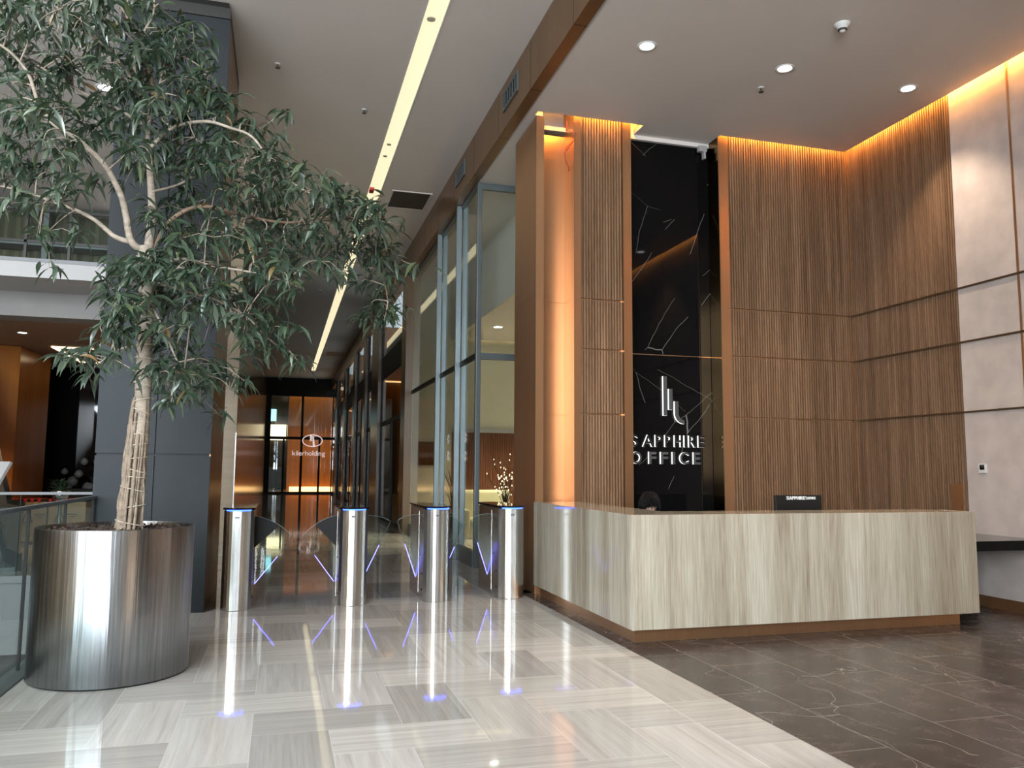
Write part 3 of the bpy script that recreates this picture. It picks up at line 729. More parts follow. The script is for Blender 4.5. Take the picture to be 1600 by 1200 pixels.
# ---------------- speed gates
def stadium(x0, x1, y0, y1, bow=.10, n=10):
    # plan with flat-ish sides and bowed ends
    pts = []
    hw = (x1-x0)/2; cx = (x0+x1)/2; my = (y0+y1)/2
    for k in range(n+1):
        a = k/n; u = -1+2*a; pts.append((cx+u*hw*.98, y0+bow*(abs(u)**2.6)))
    pts += [(x1, y0+bow+.25), (x1, y1-bow-.25)]
    for k in range(n+1):
        a = k/n; u = 1-2*a; pts.append((cx+u*hw*.98, y1-bow*(abs(u)**2.6)))
    pts += [(x0, y1-bow-.25), (x0, y0+bow+.25)]
    return pts
def gate(cx, y0, label, wings):
    hw = .155; x0, x1 = cx-hw, cx+hw; y1 = y0+1.18
    t = thing('turnstile', label, 'turnstile', (cx, (y0+y1)/2, 0), 'row of speed gate pedestals')
    MB().prism(stadium(x0, x1, y0, y1), 0, 1.035, smooth=False).build('pedestal', 'chrome', t, bevel=.004)
    MB().prism(stadium(x0-.012, x1+.012, y0-.012, y1+.012), 1.046, 1.068).build('lid', 'blackglass', t, bevel=.003)
    # lit edge: front and back bows
    for s_ in (0, 1):
        src = stadium(x0-.006, x1+.006, y0-.006, y1+.006)
        arc = src[1:10] if s_ == 0 else src[14:23]
        inn = [(cx+(p[0]-cx)*.8, p[1]+(.03 if s_ == 0 else -.03)) for p in reversed(arc)]
        MB().prism(arc+inn, 1.035, 1.046).build('light_ring', 'blue', t)
    MB().prism(stadium(x0+.01, x1-.01, y0+.01, y1-.01), 1.035, 1.0465).build('gasket', 'black', t)
    # black side panels where sensors sit
    for sx in (-1, 1):
        xs = x0 if sx < 0 else x1
        m = MB().box(min(xs, xs+sx*.002), max(xs, xs+sx*.002), y0+.42, y1-.42, .06, 1.0); m.build('side_panel', 'blackglass' if cx < 0 else 'chrome', t)
        for (yy, zz) in ((y0+.2, .30), (y0+.2, .82), (y0+.2, .12), (y0+.32, .50)):
            MB().tube([(xs, yy, zz), (xs+sx*.004, yy, zz)], .012, 12).build('sensor', 'black', t)
    B(cx-.035, cx+.01, y0-.002, y0+.004, .955, .975).build('badge', 'greymetal', t)
    yw = y0+.62
    for sx, tip, ctl, top, cover in wings:
        # glass wing: sector hinged at the foot of the pedestal
        xs = x0 if sx < 0 else x1
        base = (xs-sx*.02, .15)
        P0, P1 = Vector((xs+sx*tip[0], tip[1])), Vector((xs+sx*.0, top))
        arc = []
        for k in range(13):
            a = k/12; mid = Vector((xs+sx*ctl[0], ctl[1]))
            q = P0*(1-a)**2+mid*2*a*(1-a)+P1*a*a; arc.append((q.x, q.y))
        MB().extr([base]+arc+[(xs-sx*.02, top)], 'y', yw-.006, yw+.006).build('wing', 'glassw', t)
        MB().tube([(q[0], yw, q[1]) for q in [base]+arc], .003, 5).build('edge', 'bluemetal', t)
        # LED line along the lower edge
        a_ = Vector(base); b_ = Vector(arc[0]); pl = []
        l = MB().tube([(a_.x+(b_.x-a_.x)*.08, yw-.008, a_.y+(b_.y-a_.y)*.08), (a_.x+(b_.x-a_.x)*.62, yw-.008, a_.y+(b_.y-a_.y)*.62)], .003, 6)
        l.build('led_line', 'violet', t)
        if cover:
            pts = [(xs-sx*.01, top)]+[arc[k] for k in (12, 10, 8, 6)]
            pts += [(xs-sx*.01, .585)]
            MB().extr([(xs-sx*.01, .585)]+[arc[k] for k in (5, 6, 7, 8, 9, 10, 11, 12)]+[(xs-sx*.01, top)], 'y', yw-.014, yw+.014).build('wing_cover', 'black', t)
    return t
gate(-.405, 9.10, 'leftmost speed gate pedestal with a black side, nearest the grey column', [(1, (.42, .70), (.25, .90), .945, True)])
gate(.805, 9.12, 'second speed gate pedestal from the left with one dark-topped wing', [(-1, (.39, .70), (.22, .90), .945, True), (1, (.32, .87), (.22, .94), .945, False)])
gate(1.752, 9.17, 'third speed gate pedestal from the left, in front of the glass front', [(-1, (.23, .87), (.15, .94), .945, False), (1, (.27, .80), (.18, .93), .945, False)])
gate(2.640, 9.19, 'rightmost speed gate pedestal beside the reception desk', [(-1, (.22, .87), (.14, .94), .945, False)])

# ============================================================ GLASS FRONT AND ROOM BEHIND IT
GY = 12.18
t = thing('glass_partition', 'tall glass front with pale metal fins right of the corridor', 'glass partition', (2.9, 15.4, 0))
B(2.893, 2.907, GY+.03, 18.72, .24, LZ-.02).build('pane', 'glass', t)
B(2.94, 4.9, GY+.013, GY+.027, .24, LZ-.02).build('pane', 'glass', t)
B(2.86, 2.93, GY+.05, 18.72, 0, .24).build('base_rail', 'greymetal', t)
B(2.94, 4.9, GY-.01, GY+.06, 0, .24).build('base_rail', 'greymetal', t)
B(2.94, 4.9, GY-.01, GY+.06, LZ-.10, LZ-.005).build('head_rail', 'greymetal', t)
B(2.87, 2.93, GY+.05, 18.72, LZ-.05, LZ-.002).build('head_rail', 'greymetal', t)
B(2.875, 2.925, GY+.05, 18.72, 3.22, 3.30).build('transom', 'black', t)
B(2.94, 4.9, GY-.005, GY+.055, 3.20, 3.30).build('transom', 'greymetal', t)
MB().box(2.87, 2.945, GY-.02, GY+.065, 0, LZ-.002).build('corner_post', 'greymetal', t, bevel=.006)
for yy in (13.40, 15.20):
    MB().box(2.80, 2.886, yy, yy+.07, 0, LZ-.002).build('outer_fin', 'bluemetal', t, bevel=.003)
    MB().box(2.914, 3.0, yy, yy+.07, 0, LZ-.002).build('inner_fin', 'bluemetal', t, bevel=.003)
tag(t, None, None)

struct('wall_room_back', MB().box(2.95, 8, 19.3, 19.45, 0, LZ+.2), 'cream')
struct('wall_room_right', B(7.9, 8.0, 9.9, 19.3, 0, LZ+.3), 'cream')
m = MB(); m.box(2.905, 8.0, 12.26, 19.4, LZ+.0, LZ+.10); m.box(3.9, 3.95, 12.3, 19.3, 4.60, LZ); m.box(3.95, 7.9, 12.3, 18.9, 4.60, 4.66)
struct('ceiling_room', m, 'ceil')
struct('wall_reeded', flutes(3.97, 7.8, 0, 2.37, 19.26, pitch=.06, gap=.012, depth=.012), 'redwood', label='reeded dark red wood wainscot')
struct('trim_4', B(3.97, 7.85, 19.22, 19.28, 2.37, 2.46), 'white_paint')
tag(B(4.2, 7.6, 19.25, 19.30, 4.70, 4.74).build('led_strip', 'warmcool'), 'warm strip light above the cream wall of the glazed room', 'LED strip')
downlight(4.50, 17.0, 4.60, .13, 'round downlight in the low ceiling of the glazed room', None, 420, col=(1, .86, .62))
downlight(6.2, 17.0, 4.60, .13, 'second round downlight deeper in the glazed room', None, 420, col=(1, .86, .62))
t = thing('wall_screen', 'dark flat screen on the wall seen through the glass front', 'screen', (3.38, 19.2, 1.57))
B(3.15, 3.61, 19.25, 19.3, 1.57, 2.13).build('bezel', 'black', t); B(3.17, 3.59, 19.245, 19.252, 1.59, 2.11).build('display', 'blackglass', t)
t = thing('sofa', 'pale cream sofa behind the glass front', 'sofa', (4.6, 17.6, 0))
B(3.95, 5.05, 17.2, 18.0, .0, .42).build('seat', 'fabric', t, bevel=.05)
B(3.95, 5.05, 17.85, 18.1, .30, 1.02).build('backrest', 'fabric', t, bevel=.06)
B(3.85, 3.98, 17.2, 18.05, .0, .62).build('armrest', 'fabric', t, bevel=.04); B(5.02, 5.15, 17.2, 18.05, .0, .62).build('armrest', 'fabric', t, bevel=.04)
rr = random.Random(8)
t = thing('branch_arrangement', 'glittering beaded branch arrangement in a vase in front of the cream sofa', 'decoration', (4.25, 15.4, 0))
MB().lathe((4.25, 15.4), [(.0, 0), (.16, .0), (.18, .3), (.10, .62), (.13, .75), (.12, .75), (.09, .62)], 24).build('vase', 'blackglass', t)
m = MB(); bd = MB()
for k in range(26):
    a = rr.uniform(0, 2*PI); r_ = rr.uniform(.05, .42); top = rr.uniform(1.1, 1.9)
    p = [(4.25, 15.4, .7), (4.25+r_*.4*math.cos(a), 15.4+r_*.4*math.sin(a), .7+(top-.7)*.5), (4.25+r_*math.cos(a), 15.4+r_*math.sin(a), top)]
    m.tube(p, [.006, .005, .003], 5)
    for j in range(3):
        q = Vector(p[1]).lerp(Vector(p[2]), rr.random()); bd.lathe((q.x, q.y), [(0, q.z-.02), (.012, q.z), (0, q.z+.02)], 6)
m.build('twigs', 'black', t); bd.build('beads', 'warmcool', t)  # beads made to glow, their glitter put in as emission
t = thing('dry_branches', 'dark spiky dried branches in a vase left of the sofa behind the glass', 'decoration', (3.35, 16.0, 0))
MB().lathe((3.35, 16.0), [(0, 0), (.12, 0), (.14, .25), (.07, .5), (.09, .6), (.08, .6), (.06, .5)], 20).build('vase', 'blackglass', t)
m = MB()
for k in range(22):
    a = rr.uniform(0, 2*PI); r_ = rr.uniform(.1, .38); top = rr.uniform(1.0, 1.75)
    p = [(3.35, 16, .55), (3.35+r_*.3*math.cos(a), 16+r_*.3*math.sin(a), .55+(top-.55)*.55), (3.35+r_*math.cos(a), 16+r_*math.sin(a), top)]
    m.tube(p, [.008, .006, .002], 5)
m.build('twigs', 'black', t)
# white blossoms stuck on the pane
for k, (yy, zz) in enumerate(((14.35, 2.02), (14.35, 1.72), (12.95, 2.0), (12.95, 1.70))):
    m = MB()
    for j in range(7):
        a = 2*PI*j/7; c = (yy+.055*math.cos(a), zz+.06*math.sin(a)*1.1)
        m.extr([(c[0]+.022*math.cos(q*PI/4), c[1]+.022*math.sin(q*PI/4)) for q in range(8)], 'x', 2.886, 2.892)
    tag(m.build('blossom_decal', 'paintwhite'), ['upper', 'lower'][k % 2]+' white blossom decal on the '+['farther', 'nearer'][k//2]+' pane between the fins', 'decal')

# ============================================================ CORRIDOR BEYOND
def corr_pil(y0, y1, label, x0=2.73, x1=2.9, mat='deepbronze'):
    o = MB()
    o.box(x0, x1, y0, y1, 0, 2.60); o.box(x0, x1, y0, y1, 2.606, LZ); o.box(x0+.003, x1-.003, y0+.003, y1-.003, 2.59, 2.61)
    tag(o.build('bronze_pilaster', mat), label, 'pilaster')
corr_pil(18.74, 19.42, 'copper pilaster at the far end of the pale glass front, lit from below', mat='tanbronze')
corr_pil(24.3, 26.2, 'second bronze pilaster down the right side of the corridor')
corr_pil(28.3, 29.1, 'third bronze pilaster down the right side of the corridor')
corr_pil(32.4, 33.4, 'fourth bronze pilaster down the right side of the corridor')
corr_pil(37.5, 38.6, 'fifth bronze pilaster down the right side of the corridor')
corr_pil(43.0, 44.2, 'last bronze pilaster before the end door')
for i, (a, b_, w_) in enumerate(((19.42, 24.3, 'first'), (26.2, 28.3, 'second'), (29.1, 32.4, 'third'), (33.4, 37.5, 'fourth'), (38.6, 43.0, 'fifth'), (44.2, 48.4, 'last'))):
    t = thing('shopfront', 'dark framed shopfront, %s bay beyond the pale glass front' % w_, 'shopfront', (2.85, (a+b_)/2, 0), 'dark shopfronts along the corridor')
    B(2.846, 2.854, a, b_, .1, LZ).build('pane', 'glass', t)
    m = MB(); m.box(2.82, 2.88, a, a+.08, 0, LZ); m.box(2.82, 2.88, b_-.08, b_, 0, LZ); m.box(2.82, 2.88, a, b_, 2.72, 2.84); m.box(2.82, 2.88, a, b_, 4.1, 4.75); m.box(2.82, 2.88, a, b_, 0, .1)
    m.box(2.82, 2.88, (a+b_)/2-.04, (a+b_)/2+.04, 0, 2.72)
    m.build('frame', 'black', t)
struct('wall_shop_back', B(6.8, 7.0, 19.45, 48.5, 0, LZ), 'redwood')
struct('wall_shop_end', MB().box(2.9, 7, 26.0, 26.1, 0, LZ).box(2.9, 7, 32.9, 33.0, 0, LZ).box(2.9, 7, 40, 40.1, 0, LZ), 'orangewood')
struct('ceiling_shop', B(2.88, 7.0, 19.45, 48.5, 4.95, 5.05), 'ceil')
for yy, zz in ((25.6, 4.2), (32.6, 4.2), (39.6, 4.2)):
    tag(B(3.1, 6.7, yy, yy+.05, zz, zz+.05).build('led_strip', 'warmled'), 'thin warm light strip inside the dark shops at %d metres along' % yy if False else {25.6: 'warm light strip inside the first dark shop', 32.6: 'warm light strip inside the middle dark shop', 39.6: 'warm light strip inside the farthest dark shop'}[yy], 'LED strip')
    tag(B(3.2, 4.6, yy-1.5, yy-1.1, 0, .75).build('shop_counter', 'orangewood', bevel=.02), {25.6: 'low counter inside the first dark shop', 32.6: 'low counter inside the middle dark shop', 39.6: 'low counter inside the farthest dark shop'}[yy], 'counter')
# left side of corridor
m = MB(); m.box(-1.22, -.89, 17.45, 17.50, 0, CZ); struct('wall_pier_face', m, 'beige')
m = MB()
y = 17.50
while y < 48.4:
    m.box(-1.22, -.89, y, min(y+1.49, 48.4)-.006, 0, CZ); y += 1.49
m.box(-1.21, -.90, 17.5, 48.4, 0.01, CZ-.01)
struct('wall_corridor_left', m, 'walnut')
struct('trim_5', B(-.905, -.885, 17.44, 17.46, 0, 2.2), 'chrome')
struct('wall_copper_left', B(-3.0, -1.25, 18.2, 18.3, 0, CZ), 'orangewood')
tag(B(-2.2, -1.24, 18.14, 18.18, .93, .99).build('led_strip', 'warmled'), 'glowing orange strip low on the amber wall left of the beige pier', 'LED strip')
# end door
EY = 48.5
struct('wall_end', MB().box(-1.4, 3.2, EY, EY+.2, 5.7, CZ+.2).box(-1.4, -.78, EY, EY+.2, 0, 5.7).box(3.0, 3.4, EY, EY+.2, 0, 5.7), 'black')
t = thing('end_doors', 'black framed glass doors closing the far end of the corridor', 'door', (1.1, EY, 0))
m = MB(); m.box(-.78, 3.0, EY, EY+.12, 3.10, 3.26); m.box(-.78, -.62, EY, EY+.12, 0, 5.7); m.box(2.86, 3.0, EY, EY+.12, 0, 5.7); m.box(-.78, 3.0, EY, EY+.12, 5.60, 5.70)
m.box(1.06, 1.2, EY, EY+.12, 0, 5.7); m.box(.08, .19, EY, EY+.12, 0, 3.1); m.box(2.08, 2.19, EY, EY+.12, 0, 3.1); m.box(-.78, 3.0, EY, EY+.12, 0, .10)
m.build('frame', 'black', t); B(-.62, 2.86, EY+.05, EY+.06, .1, 5.6).build('pane', 'glass', t)
struct('wall_hall_back', MB().box(.4, 7, 56.0, 56.2, 0, 7.6), 'orangewood')
m = MB()
for k in range(9): m.box(.4+k*.62, .41+k*.62, 55.985, 56.0, 0.3, 6.2)
m.box(.4, 6, 55.985, 56, 2.0, 2.01); m.box(.4, 6, 55.985, 56, 4.1, 4.11)
struct('trim_6', m, 'bronze')
struct('wall_hall_left', MB().box(-5.0, -4.8, 48.7, 60, 0, 7.6).box(-5, .4, 60, 60.2, 0, 7.6).box(.38, .42, 56, 60, 0, 7.6), 'walnut')
struct('ceiling_hall', MB().box(-5, 7, 48.7, 60.2, 6.9, 7.0), 'ceil')
struct('wall_hall_right', B(6.8, 7, 48.7, 56, 0, 7.6), 'orangewood')
tag(B(.0, 6.0, 55.3, 55.6, 6.70, 6.895).build('led_strip', 'warmcool'), 'bright cove light high on the amber wall behind the end doors', 'LED strip')
tag(B(.6, 6.0, 55.6, 55.75, .0, .22).build('led_strip', 'warmled'), 'glowing strip low along the amber wall behind the end doors', 'LED strip')
tag(B(-1.6, .3, 59.8, 59.98, 3.4, 4.5).build('light_panel', 'warmcool'), 'ribbed glowing panel behind the end doors on the left', 'light panel')
tag(B(-1.5, -.4, 59.8, 59.9, 4.75, 5.6).build('window_lit', emis('cyan_daylight', (.35, .8, .95), 1.0)), 'small bluish lit window behind the end doors above the ribbed panel', 'lit window')
tag(B(-1.4, .2, 58.8, 59.2, 0, 1.5).build('reception_back_counter', 'greymetal', bevel=.02), 'pale counter behind the end doors on the left', 'counter')
for k, (x_, w_) in enumerate(((1.2, 'left'), (3.6, 'right'))):
    downlight(x_, 53.6, 6.9, .14, w_+' added downlight brightening the amber hall behind the end doors', 'added downlights in the far hall', 260, col=(1, .60, .28))  # lamps added to brighten the hall
# company sign on the glass doors
t = thing('door_sign', 'oval emblem with lettering on the glass end doors', 'sign', (1.87, EY-.03, 1.86))
def ring(cx, cz, rx, rz, wd, y0, y1, parent, mat='paintwhite', name='ring', n=40):
    vs = []; fs = []
    for y_ in (y0, y1):
        for s_ in (1, 0):
            for k in range(n):
                a = 2*PI*k/n; vs.append((cx+(rx-wd*(1-s_))*math.cos(a), y_, cz+(rz-wd*(1-s_))*math.sin(a)))
    for k in range(n):
        k2 = (k+1) % n
        fs += [(k, k2, n+k2, n+k), (2*n+k, 3*n+k, 3*n+k2, 2*n+k2), (k, 2*n+k, 2*n+k2, k2), (n+k, n+k2, 3*n+k2, 3*n+k)]
    return MB().add(vs, fs).build(name, mat, parent)
ring(1.74, 3.04, .58, .36, .05, EY-.05, EY-.03, t, 'glowlogo')
MB().extr([(1.60, 3.02), (1.70, 3.02), (1.70, 3.37), (1.60, 3.35)], 'y', EY-.05, EY-.03).build('emblem_stroke', 'glowlogo', t)
MB().extr([(1.78, 2.70), (1.88, 2.72), (1.80, 3.30), (1.72, 3.30)], 'y', EY-.05, EY-.03).build('emblem_stroke', 'glowlogo', t)
def letter_low(ch, x0, zb, sc, yf, yb, parent):
    # natural proportions: keeps ascenders and descenders where they belong
    vs, fs, ns = letter_mesh(ch, .0)
    ax = min(v[0] for v in vs)
    V = [(x0+(v[0]-ax)*sc, yf if v[2] > 0 else yb, zb+v[1]*sc) for v in vs]
    off = origin(parent); me = bpy.data.meshes.new('letter'); me.from_pydata([tuple(Vector(v)-off) for v in V], [], fs)
    me.materials.append(MT['glowlogo']); o = bpy.data.objects.new('letter', me); COL.objects.link(o); o.parent = parent
    return x0+(max(v[0] for v in vs)-ax)*sc
x = .63
for ch in 'kilerholding': x = letter_low(ch, x, 2.18, .40, EY-.05, EY-.03, t)+.035

# ============================================================ GREY COLUMN
m = MB()
for x0, x1 in ((-1.82, -1.262), (-1.25, -.712)):
    zz = 0
    for s_ in (1.62, 4.86): m.box(x0, x1, 9.107, 9.135, zz+.012 if zz else 0, s_-.012); zz = s_
    m.box(x0, x1, 9.107, 9.135, 4.872, 6.46)
gc = struct('wall_column_face', m, 'grey')
struct('column_core', B(-1.81, -.73, 9.128, 10.95, 0, 6.46), 'grey', gc)
struct('column_shade_band', MB().box(-1.82, -.712, 9.11, 10.95, 6.475, 6.60), 'darkpanel', gc)  # charcoal band stands for the shaded gap under the ceiling
struct('column_side', MB().box(-.73, -.712, 9.14, 9.7, 0, 6.46).box(-.73, -.712, 9.71, 10.33, 0, 6.46).box(-.73, -.712, 10.34, 10.95, 0, 6.46), 'bronze', gc)
struct('column_gap', MB().box(-1.80, -.735, 9.13, 10.94, 6.45, CZ), 'black', gc)

# ============================================================ ATRIUM, LEFT
struct('mezzanine_slab', MB().box(-14, -1.82, 12.0, 24.0, 4.01, 4.22), 'white_paint')
struct('trim_7', B(-14, -1.82, 11.99, 12.03, 4.22, 4.27), 'atriumgrey')
struct('mezzanine_beam', MB().box(-14, -1.85, 13.04, 13.5, 3.65, 4.01), 'drop')
struct('ceiling_mezzanine', B(-14, -1.85, 13.5, 24, 3.99, 4.01), 'warmlit_ceil')
# upper glazing
t = thing('upper_glazing', 'framed upper floor glazing behind the tree with drawn olive curtains', 'window', (-5.5, 17.7, 4.22))
m = MB()
for k in range(9): xx = -3.45-k*.78; m.box(xx-.025, xx+.025, 17.68, 17.74, 4.22, CZ)
for zz in (4.22, 5.0, 5.9, 6.55): m.box(-10, -3.4, 17.68, 17.74, zz, zz+.05)
m.build('frame', 'sprink', t); B(-10, -3.4, 17.70, 17.71, 4.25, CZ).build('pane', 'glass', t)
n = 90; pts = [(-10+6.6*k/n, 18.3+.05*math.sin(k*1.9)) for k in range(n+1)]
MB().prism(pts+[(x_, y_+.02) for x_, y_ in reversed(pts)], 4.25, CZ).build('curtain', 'curtain', t)
m = MB().box(-10, -3.4, 17.72, 18.2, 5.86, 5.94); m.box(-6.6, -6.5, 17.8, 17.95, 4.25, CZ); m.box(-4.75, -4.65, 17.8, 17.95, 4.25, CZ); m.build('scaffold_shelf', 'atriumgrey', t)
struct('wall_mezzanine_left', B(-3.4, -1.82, 17.7, 17.9, 3.7, CZ+.1), 'ceil')
downlight(-2.493, 11.77, CZ, .13, 'round downlight in the ceiling behind the upper left foliage')
downlight(-4.77, 17.04, 3.99, .10, 'small round downlight under the gallery at the left edge', None, 170, col=(1, .66, .36))
t = thing('outline_light', 'thin glowing rectangular outline light in the ceiling under the gallery', 'ceiling light', (-3.4, 20.1, 3.98))
m = MB(); a0, a1, b0_, b1 = -4.71, -2.4, 18.8, 21.4
m.box(a0, a1, b0_, b0_+.10, 3.965, 3.988); m.box(a0, a1, b1-.10, b1, 3.965, 3.988); m.box(a0, a0+.07, b0_, b1, 3.965, 3.988); m.box(a1-.07, a1, b0_, b1, 3.965, 3.988)
m.build('diffuser', 'warmcool', t)
# far ground floor behind the void
m = MB().prism([(-8.0, 18.7), (-6.1, 18.7), (-5.32, 19.0), (-5.27, 21.1), (-8.0, 21.1)], 0, 3.98)
struct('wall_column_amber', m, 'orangewood')
struct('wall_dark_shop', MB().box(-14, -2.1, 22.6, 22.7, 0, 3.98).box(-2.2, -2.1, 18.35, 22.6, 0, 3.98), 'blackglass')
t = thing('shop_display', 'dim white stone-like display lumps in the dark shop behind the crates', 'display', (-4.4, 20.4, 0))
rr = random.Random(3)
for k in range(16):
    x_ = -5.0+k*.095+rr.uniform(-.04, .04); z_ = .95+rr.uniform(0, .75); s_ = rr.uniform(.06, .13)
    MB().lathe((x_, 21.9+rr.uniform(-.1, .1)), [(0, z_-s_), (s_*.8, z_-s_*.6), (s_, z_), (s_*.6, z_+s_*.7), (0, z_+s_)], 7).build('stone', 'atriumgrey', t)
B(-5.2, -3.4, 21.6, 22.2, 0, .95).build('bench', 'black', t)

def rail(name, label, p0, p1, z0, h, post, cap='greymetal', base=None, axis='x'):
    t = thing(name, label, 'glass railing', ((p0[0]+p1[0])/2, (p0[1]+p1[1])/2, z0))
    x0, y0 = p0; x1, y1 = p1
    if axis == 'x':
        B(x0, x1, y0-.006, y0+.006, z0, z0+h).build('pane', 'glassg', t); B(x0, x1, y0-.025, y0+.025, z0+h, z0+h+.035).build('handrail', cap, t)
        x = x1-.1
        while x > x0+6: B(x-.003, x+.003, y0-.012, y0+.012, z0, z0+h).build('joint', 'black', t); x -= post
    else:
        B(x0-.006, x0+.006, y0, y1, z0, z0+h).build('pane', 'glassg', t); B(x0-.02, x0+.02, y0, y1, z0+h, z0+h+.03).build('handrail', cap, t)
        y = y1-.02
        while y > 2: B(x0-.012, x0+.012, y-.005, y+.005, z0, z0+h).build('joint', 'black', t); y -= post
    if base: B(*base).build('shoe', 'greymetal', t)
    return t
rail('glass_railing', 'frameless glass railing along the atrium edge beside the planter', (-1.80, -9), (-1.80, 9.08), -.25, 1.42, 1.09, cap='bluemetal', axis='y', base=(-1.86, -1.785, -9, 9.08, -.30, .0))
rail('glass_railing', 'glass railing across the far side of the atrium void', (-14, 11.97), (-1.83, 11.97), .09, 1.03, 1.3, cap='atriumgrey')

def crate(x0, x1, label):
    t = thing('plywood_crate', label, 'crate', ((x0+x1)/2, 17.9, 0), 'plywood crates behind the far railing')
    B(x0, x1, 17.6, 18.1, .06, .80).build('body', 'plywood', t, bevel=.004)
    m = MB(); xx = x0
    while xx < x1-.05: m.box(xx, xx+.05, 17.58, 18.1, .80, .86); xx += .12
    m.build('strap', 'red', t)
    B(x0, x1, 17.62, 18.08, .795, .84).build('lid', 'black', t)
    cx = (x0+x1)/2-.12
    m = MB()
    for q in (cx, ):
        tri = [(q-.09, .42), (q+.09, .42), (q, .66)]
        for a in range(3):
            A, C = Vector((tri[a][0], 17.597, tri[a][1])), Vector((tri[(a+1) % 3][0], 17.597, tri[(a+1) % 3][1]))
            m.tube([A, C], .006, 4)
    m.build('warning_triangle', 'black', t)
    m = MB(); m.box(cx+.02+.1, cx+.30, 17.595, 17.60, .56, .57); m.box(cx+.16, cx+.26, 17.595, 17.60, .51, .52); m.build('marking', 'black', t)
crate(-5.35, -4.74, 'plywood crate at the left end of the row behind the far railing')
crate(-4.70, -4.30, 'narrow plywood crate in the middle of the row behind the far railing')
crate(-4.27, -3.62, 'wide plywood crate with warning triangle, nearest the grey column')
t = thing('bowl_planter', 'low bowl planter with small dark foliage on a steel stand behind the far railing', 'planter', (-3.03, 13.1, 0))
MB().lathe((-3.03, 13.1), [(.0, 0), (.16, 0), (.16, .02), (.025, .05), (.025, 1.0), (.05, 1.02)], 24).build('stand', 'chrome', t)
MB().lathe((-3.03, 13.1), [(.0, 1.02), (.08, 1.02), (.13, 1.13), (.12, 1.14), (.0, 1.12)], 24).build('bowl', 'chrome', t)
m = MB()
for k in range(130):
    a = rr.uniform(0, 2*PI); r_ = rr.uniform(.03, .2); h = rr.uniform(.0, .16)
    c = Vector((-3.03+r_*math.cos(a), 13.1+r_*math.sin(a), 1.15+h)); d = Vector((math.cos(a), math.sin(a), rr.uniform(-.3, .6))).normalized()*.06; s_ = d.cross(Vector((0, 0, 1))).normalized()*.013
    m.add([c-d, c+s_, c+d, c-s_], [(0, 1, 2, 3)])
m.build('foliage', 'greenplant', t)
# tilted information panel and escalator
t = thing('info_board', 'tilted pale information board at the left edge behind the railing', 'sign board', (-3.9, 12.3, 0))
m = MB().add([(-4.5, 12.10, 1.19), (-3.58, 12.10, 1.19), (-3.50, 12.38, 1.55), (-4.5, 12.38, 1.55), (-4.5, 12.13, 1.17), (-3.56, 12.13, 1.17), (-3.48, 12.41, 1.53), (-4.5, 12.41, 1.53)], [(0, 1, 2, 3), (4, 7, 6, 5), (0, 4, 5, 1), (1, 5, 6, 2), (2, 6, 7, 3), (3, 7, 4, 0)])
m.build('panel', 'white_paint', t)
MB().tube([(-4.1, 12.27, 0), (-4.1, 12.27, 1.33)], .03, 10).build('post', 'chrome', t)
t = thing('escalator', 'dark escalator balustrade rising to the left edge of the picture', 'escalator', (-4.0, 14.2, 0))
A = Vector((-3.55, 13.2, 0)); D = Vector((-.42, .91, 0)).normalized(); side = Vector((D.y, -D.x, 0))
def esc(name, o_, th, zlo, zhi, mat):
    vs = []
    for s_ in (0, th):
        for L, up in ((0, 0), (1.0, 0), (7.5, 3.7)):
            base = A+D*L+side*(o_+s_)
            vs += [(base.x, base.y, max(.0, up+zlo)), (base.x, base.y, up+zhi)]
    fs = [(0, 1, 3, 2), (2, 3, 5, 4), (6, 8, 9, 7), (8, 10, 11, 9), (1, 7, 9, 3), (3, 9, 11, 5), (0, 2, 8, 6), (2, 4, 10, 8), (0, 6, 7, 1), (4, 5, 11, 10)]
    MB().add(vs, fs).build(name, mat, t)
for o_ in (0, -1.15):
    esc('balustrade', o_, .02, .25, .92, 'bronze'); esc('handrail', o_-.02, .06, .92, .98, 'black'); esc('skirt', o_-.03, .08, 0, .25, 'black')
esc('step_band', -1.08, 1.05, -.05, .06, 'atriumgrey')

# behind the viewer: glazed entrance front, mullions added for reflections, closing and shading walls
m = MB()
for k in range(8): m.box(-12.9+k*1.75, -12.78+k*1.75, -9.1, -8.9, 0, 8.6)
for zz in (2.6, 5.4, 8.5): m.box(-13, -.4, -9.08, -8.92, zz, zz+.1)
struct('wall_rear', MB().box(-.4, 3.5, -9.2, -9.0, 0, 6.9).box(-13, -.4, -9.2, -9.0, 0, 1.15), 'bronze')  # unseen; parapet added to keep daylight out of the far railing's glass
struct('window_1', m, 'black')
struct('wall_left', B(-13.2, -13, -9, 22, -4.9, 9.8), 'bronze')
struct('wall_daylight_block', MB().box(3.3, 7.9, .9, 1.1, 0, 6.3).box(3.3, 3.5, -9, .9, 0, 6.3), 'bronze')  # unseen wall added to keep daylight off the desk's right end
m = MB(); m.box(-13, -1.78, 4.6, 8.3, 8.8, 9.0); m.box(-13, -1.78, -9, -1.6, 8.8, 9.0); m.box(-3.4, -1.78, -1.6, 4.6, 8.8, 9.0); m.box(-13, -8.6, -1.6, 4.6, 8.8, 9.0)
m.box(-13, -1.78, 8.1, 8.3, CZ, 8.8); m.box(-1.98, -1.78, -9, 8.3, CZ+.2, 8.8)
struct('ceiling_atrium', m, 'ceil')

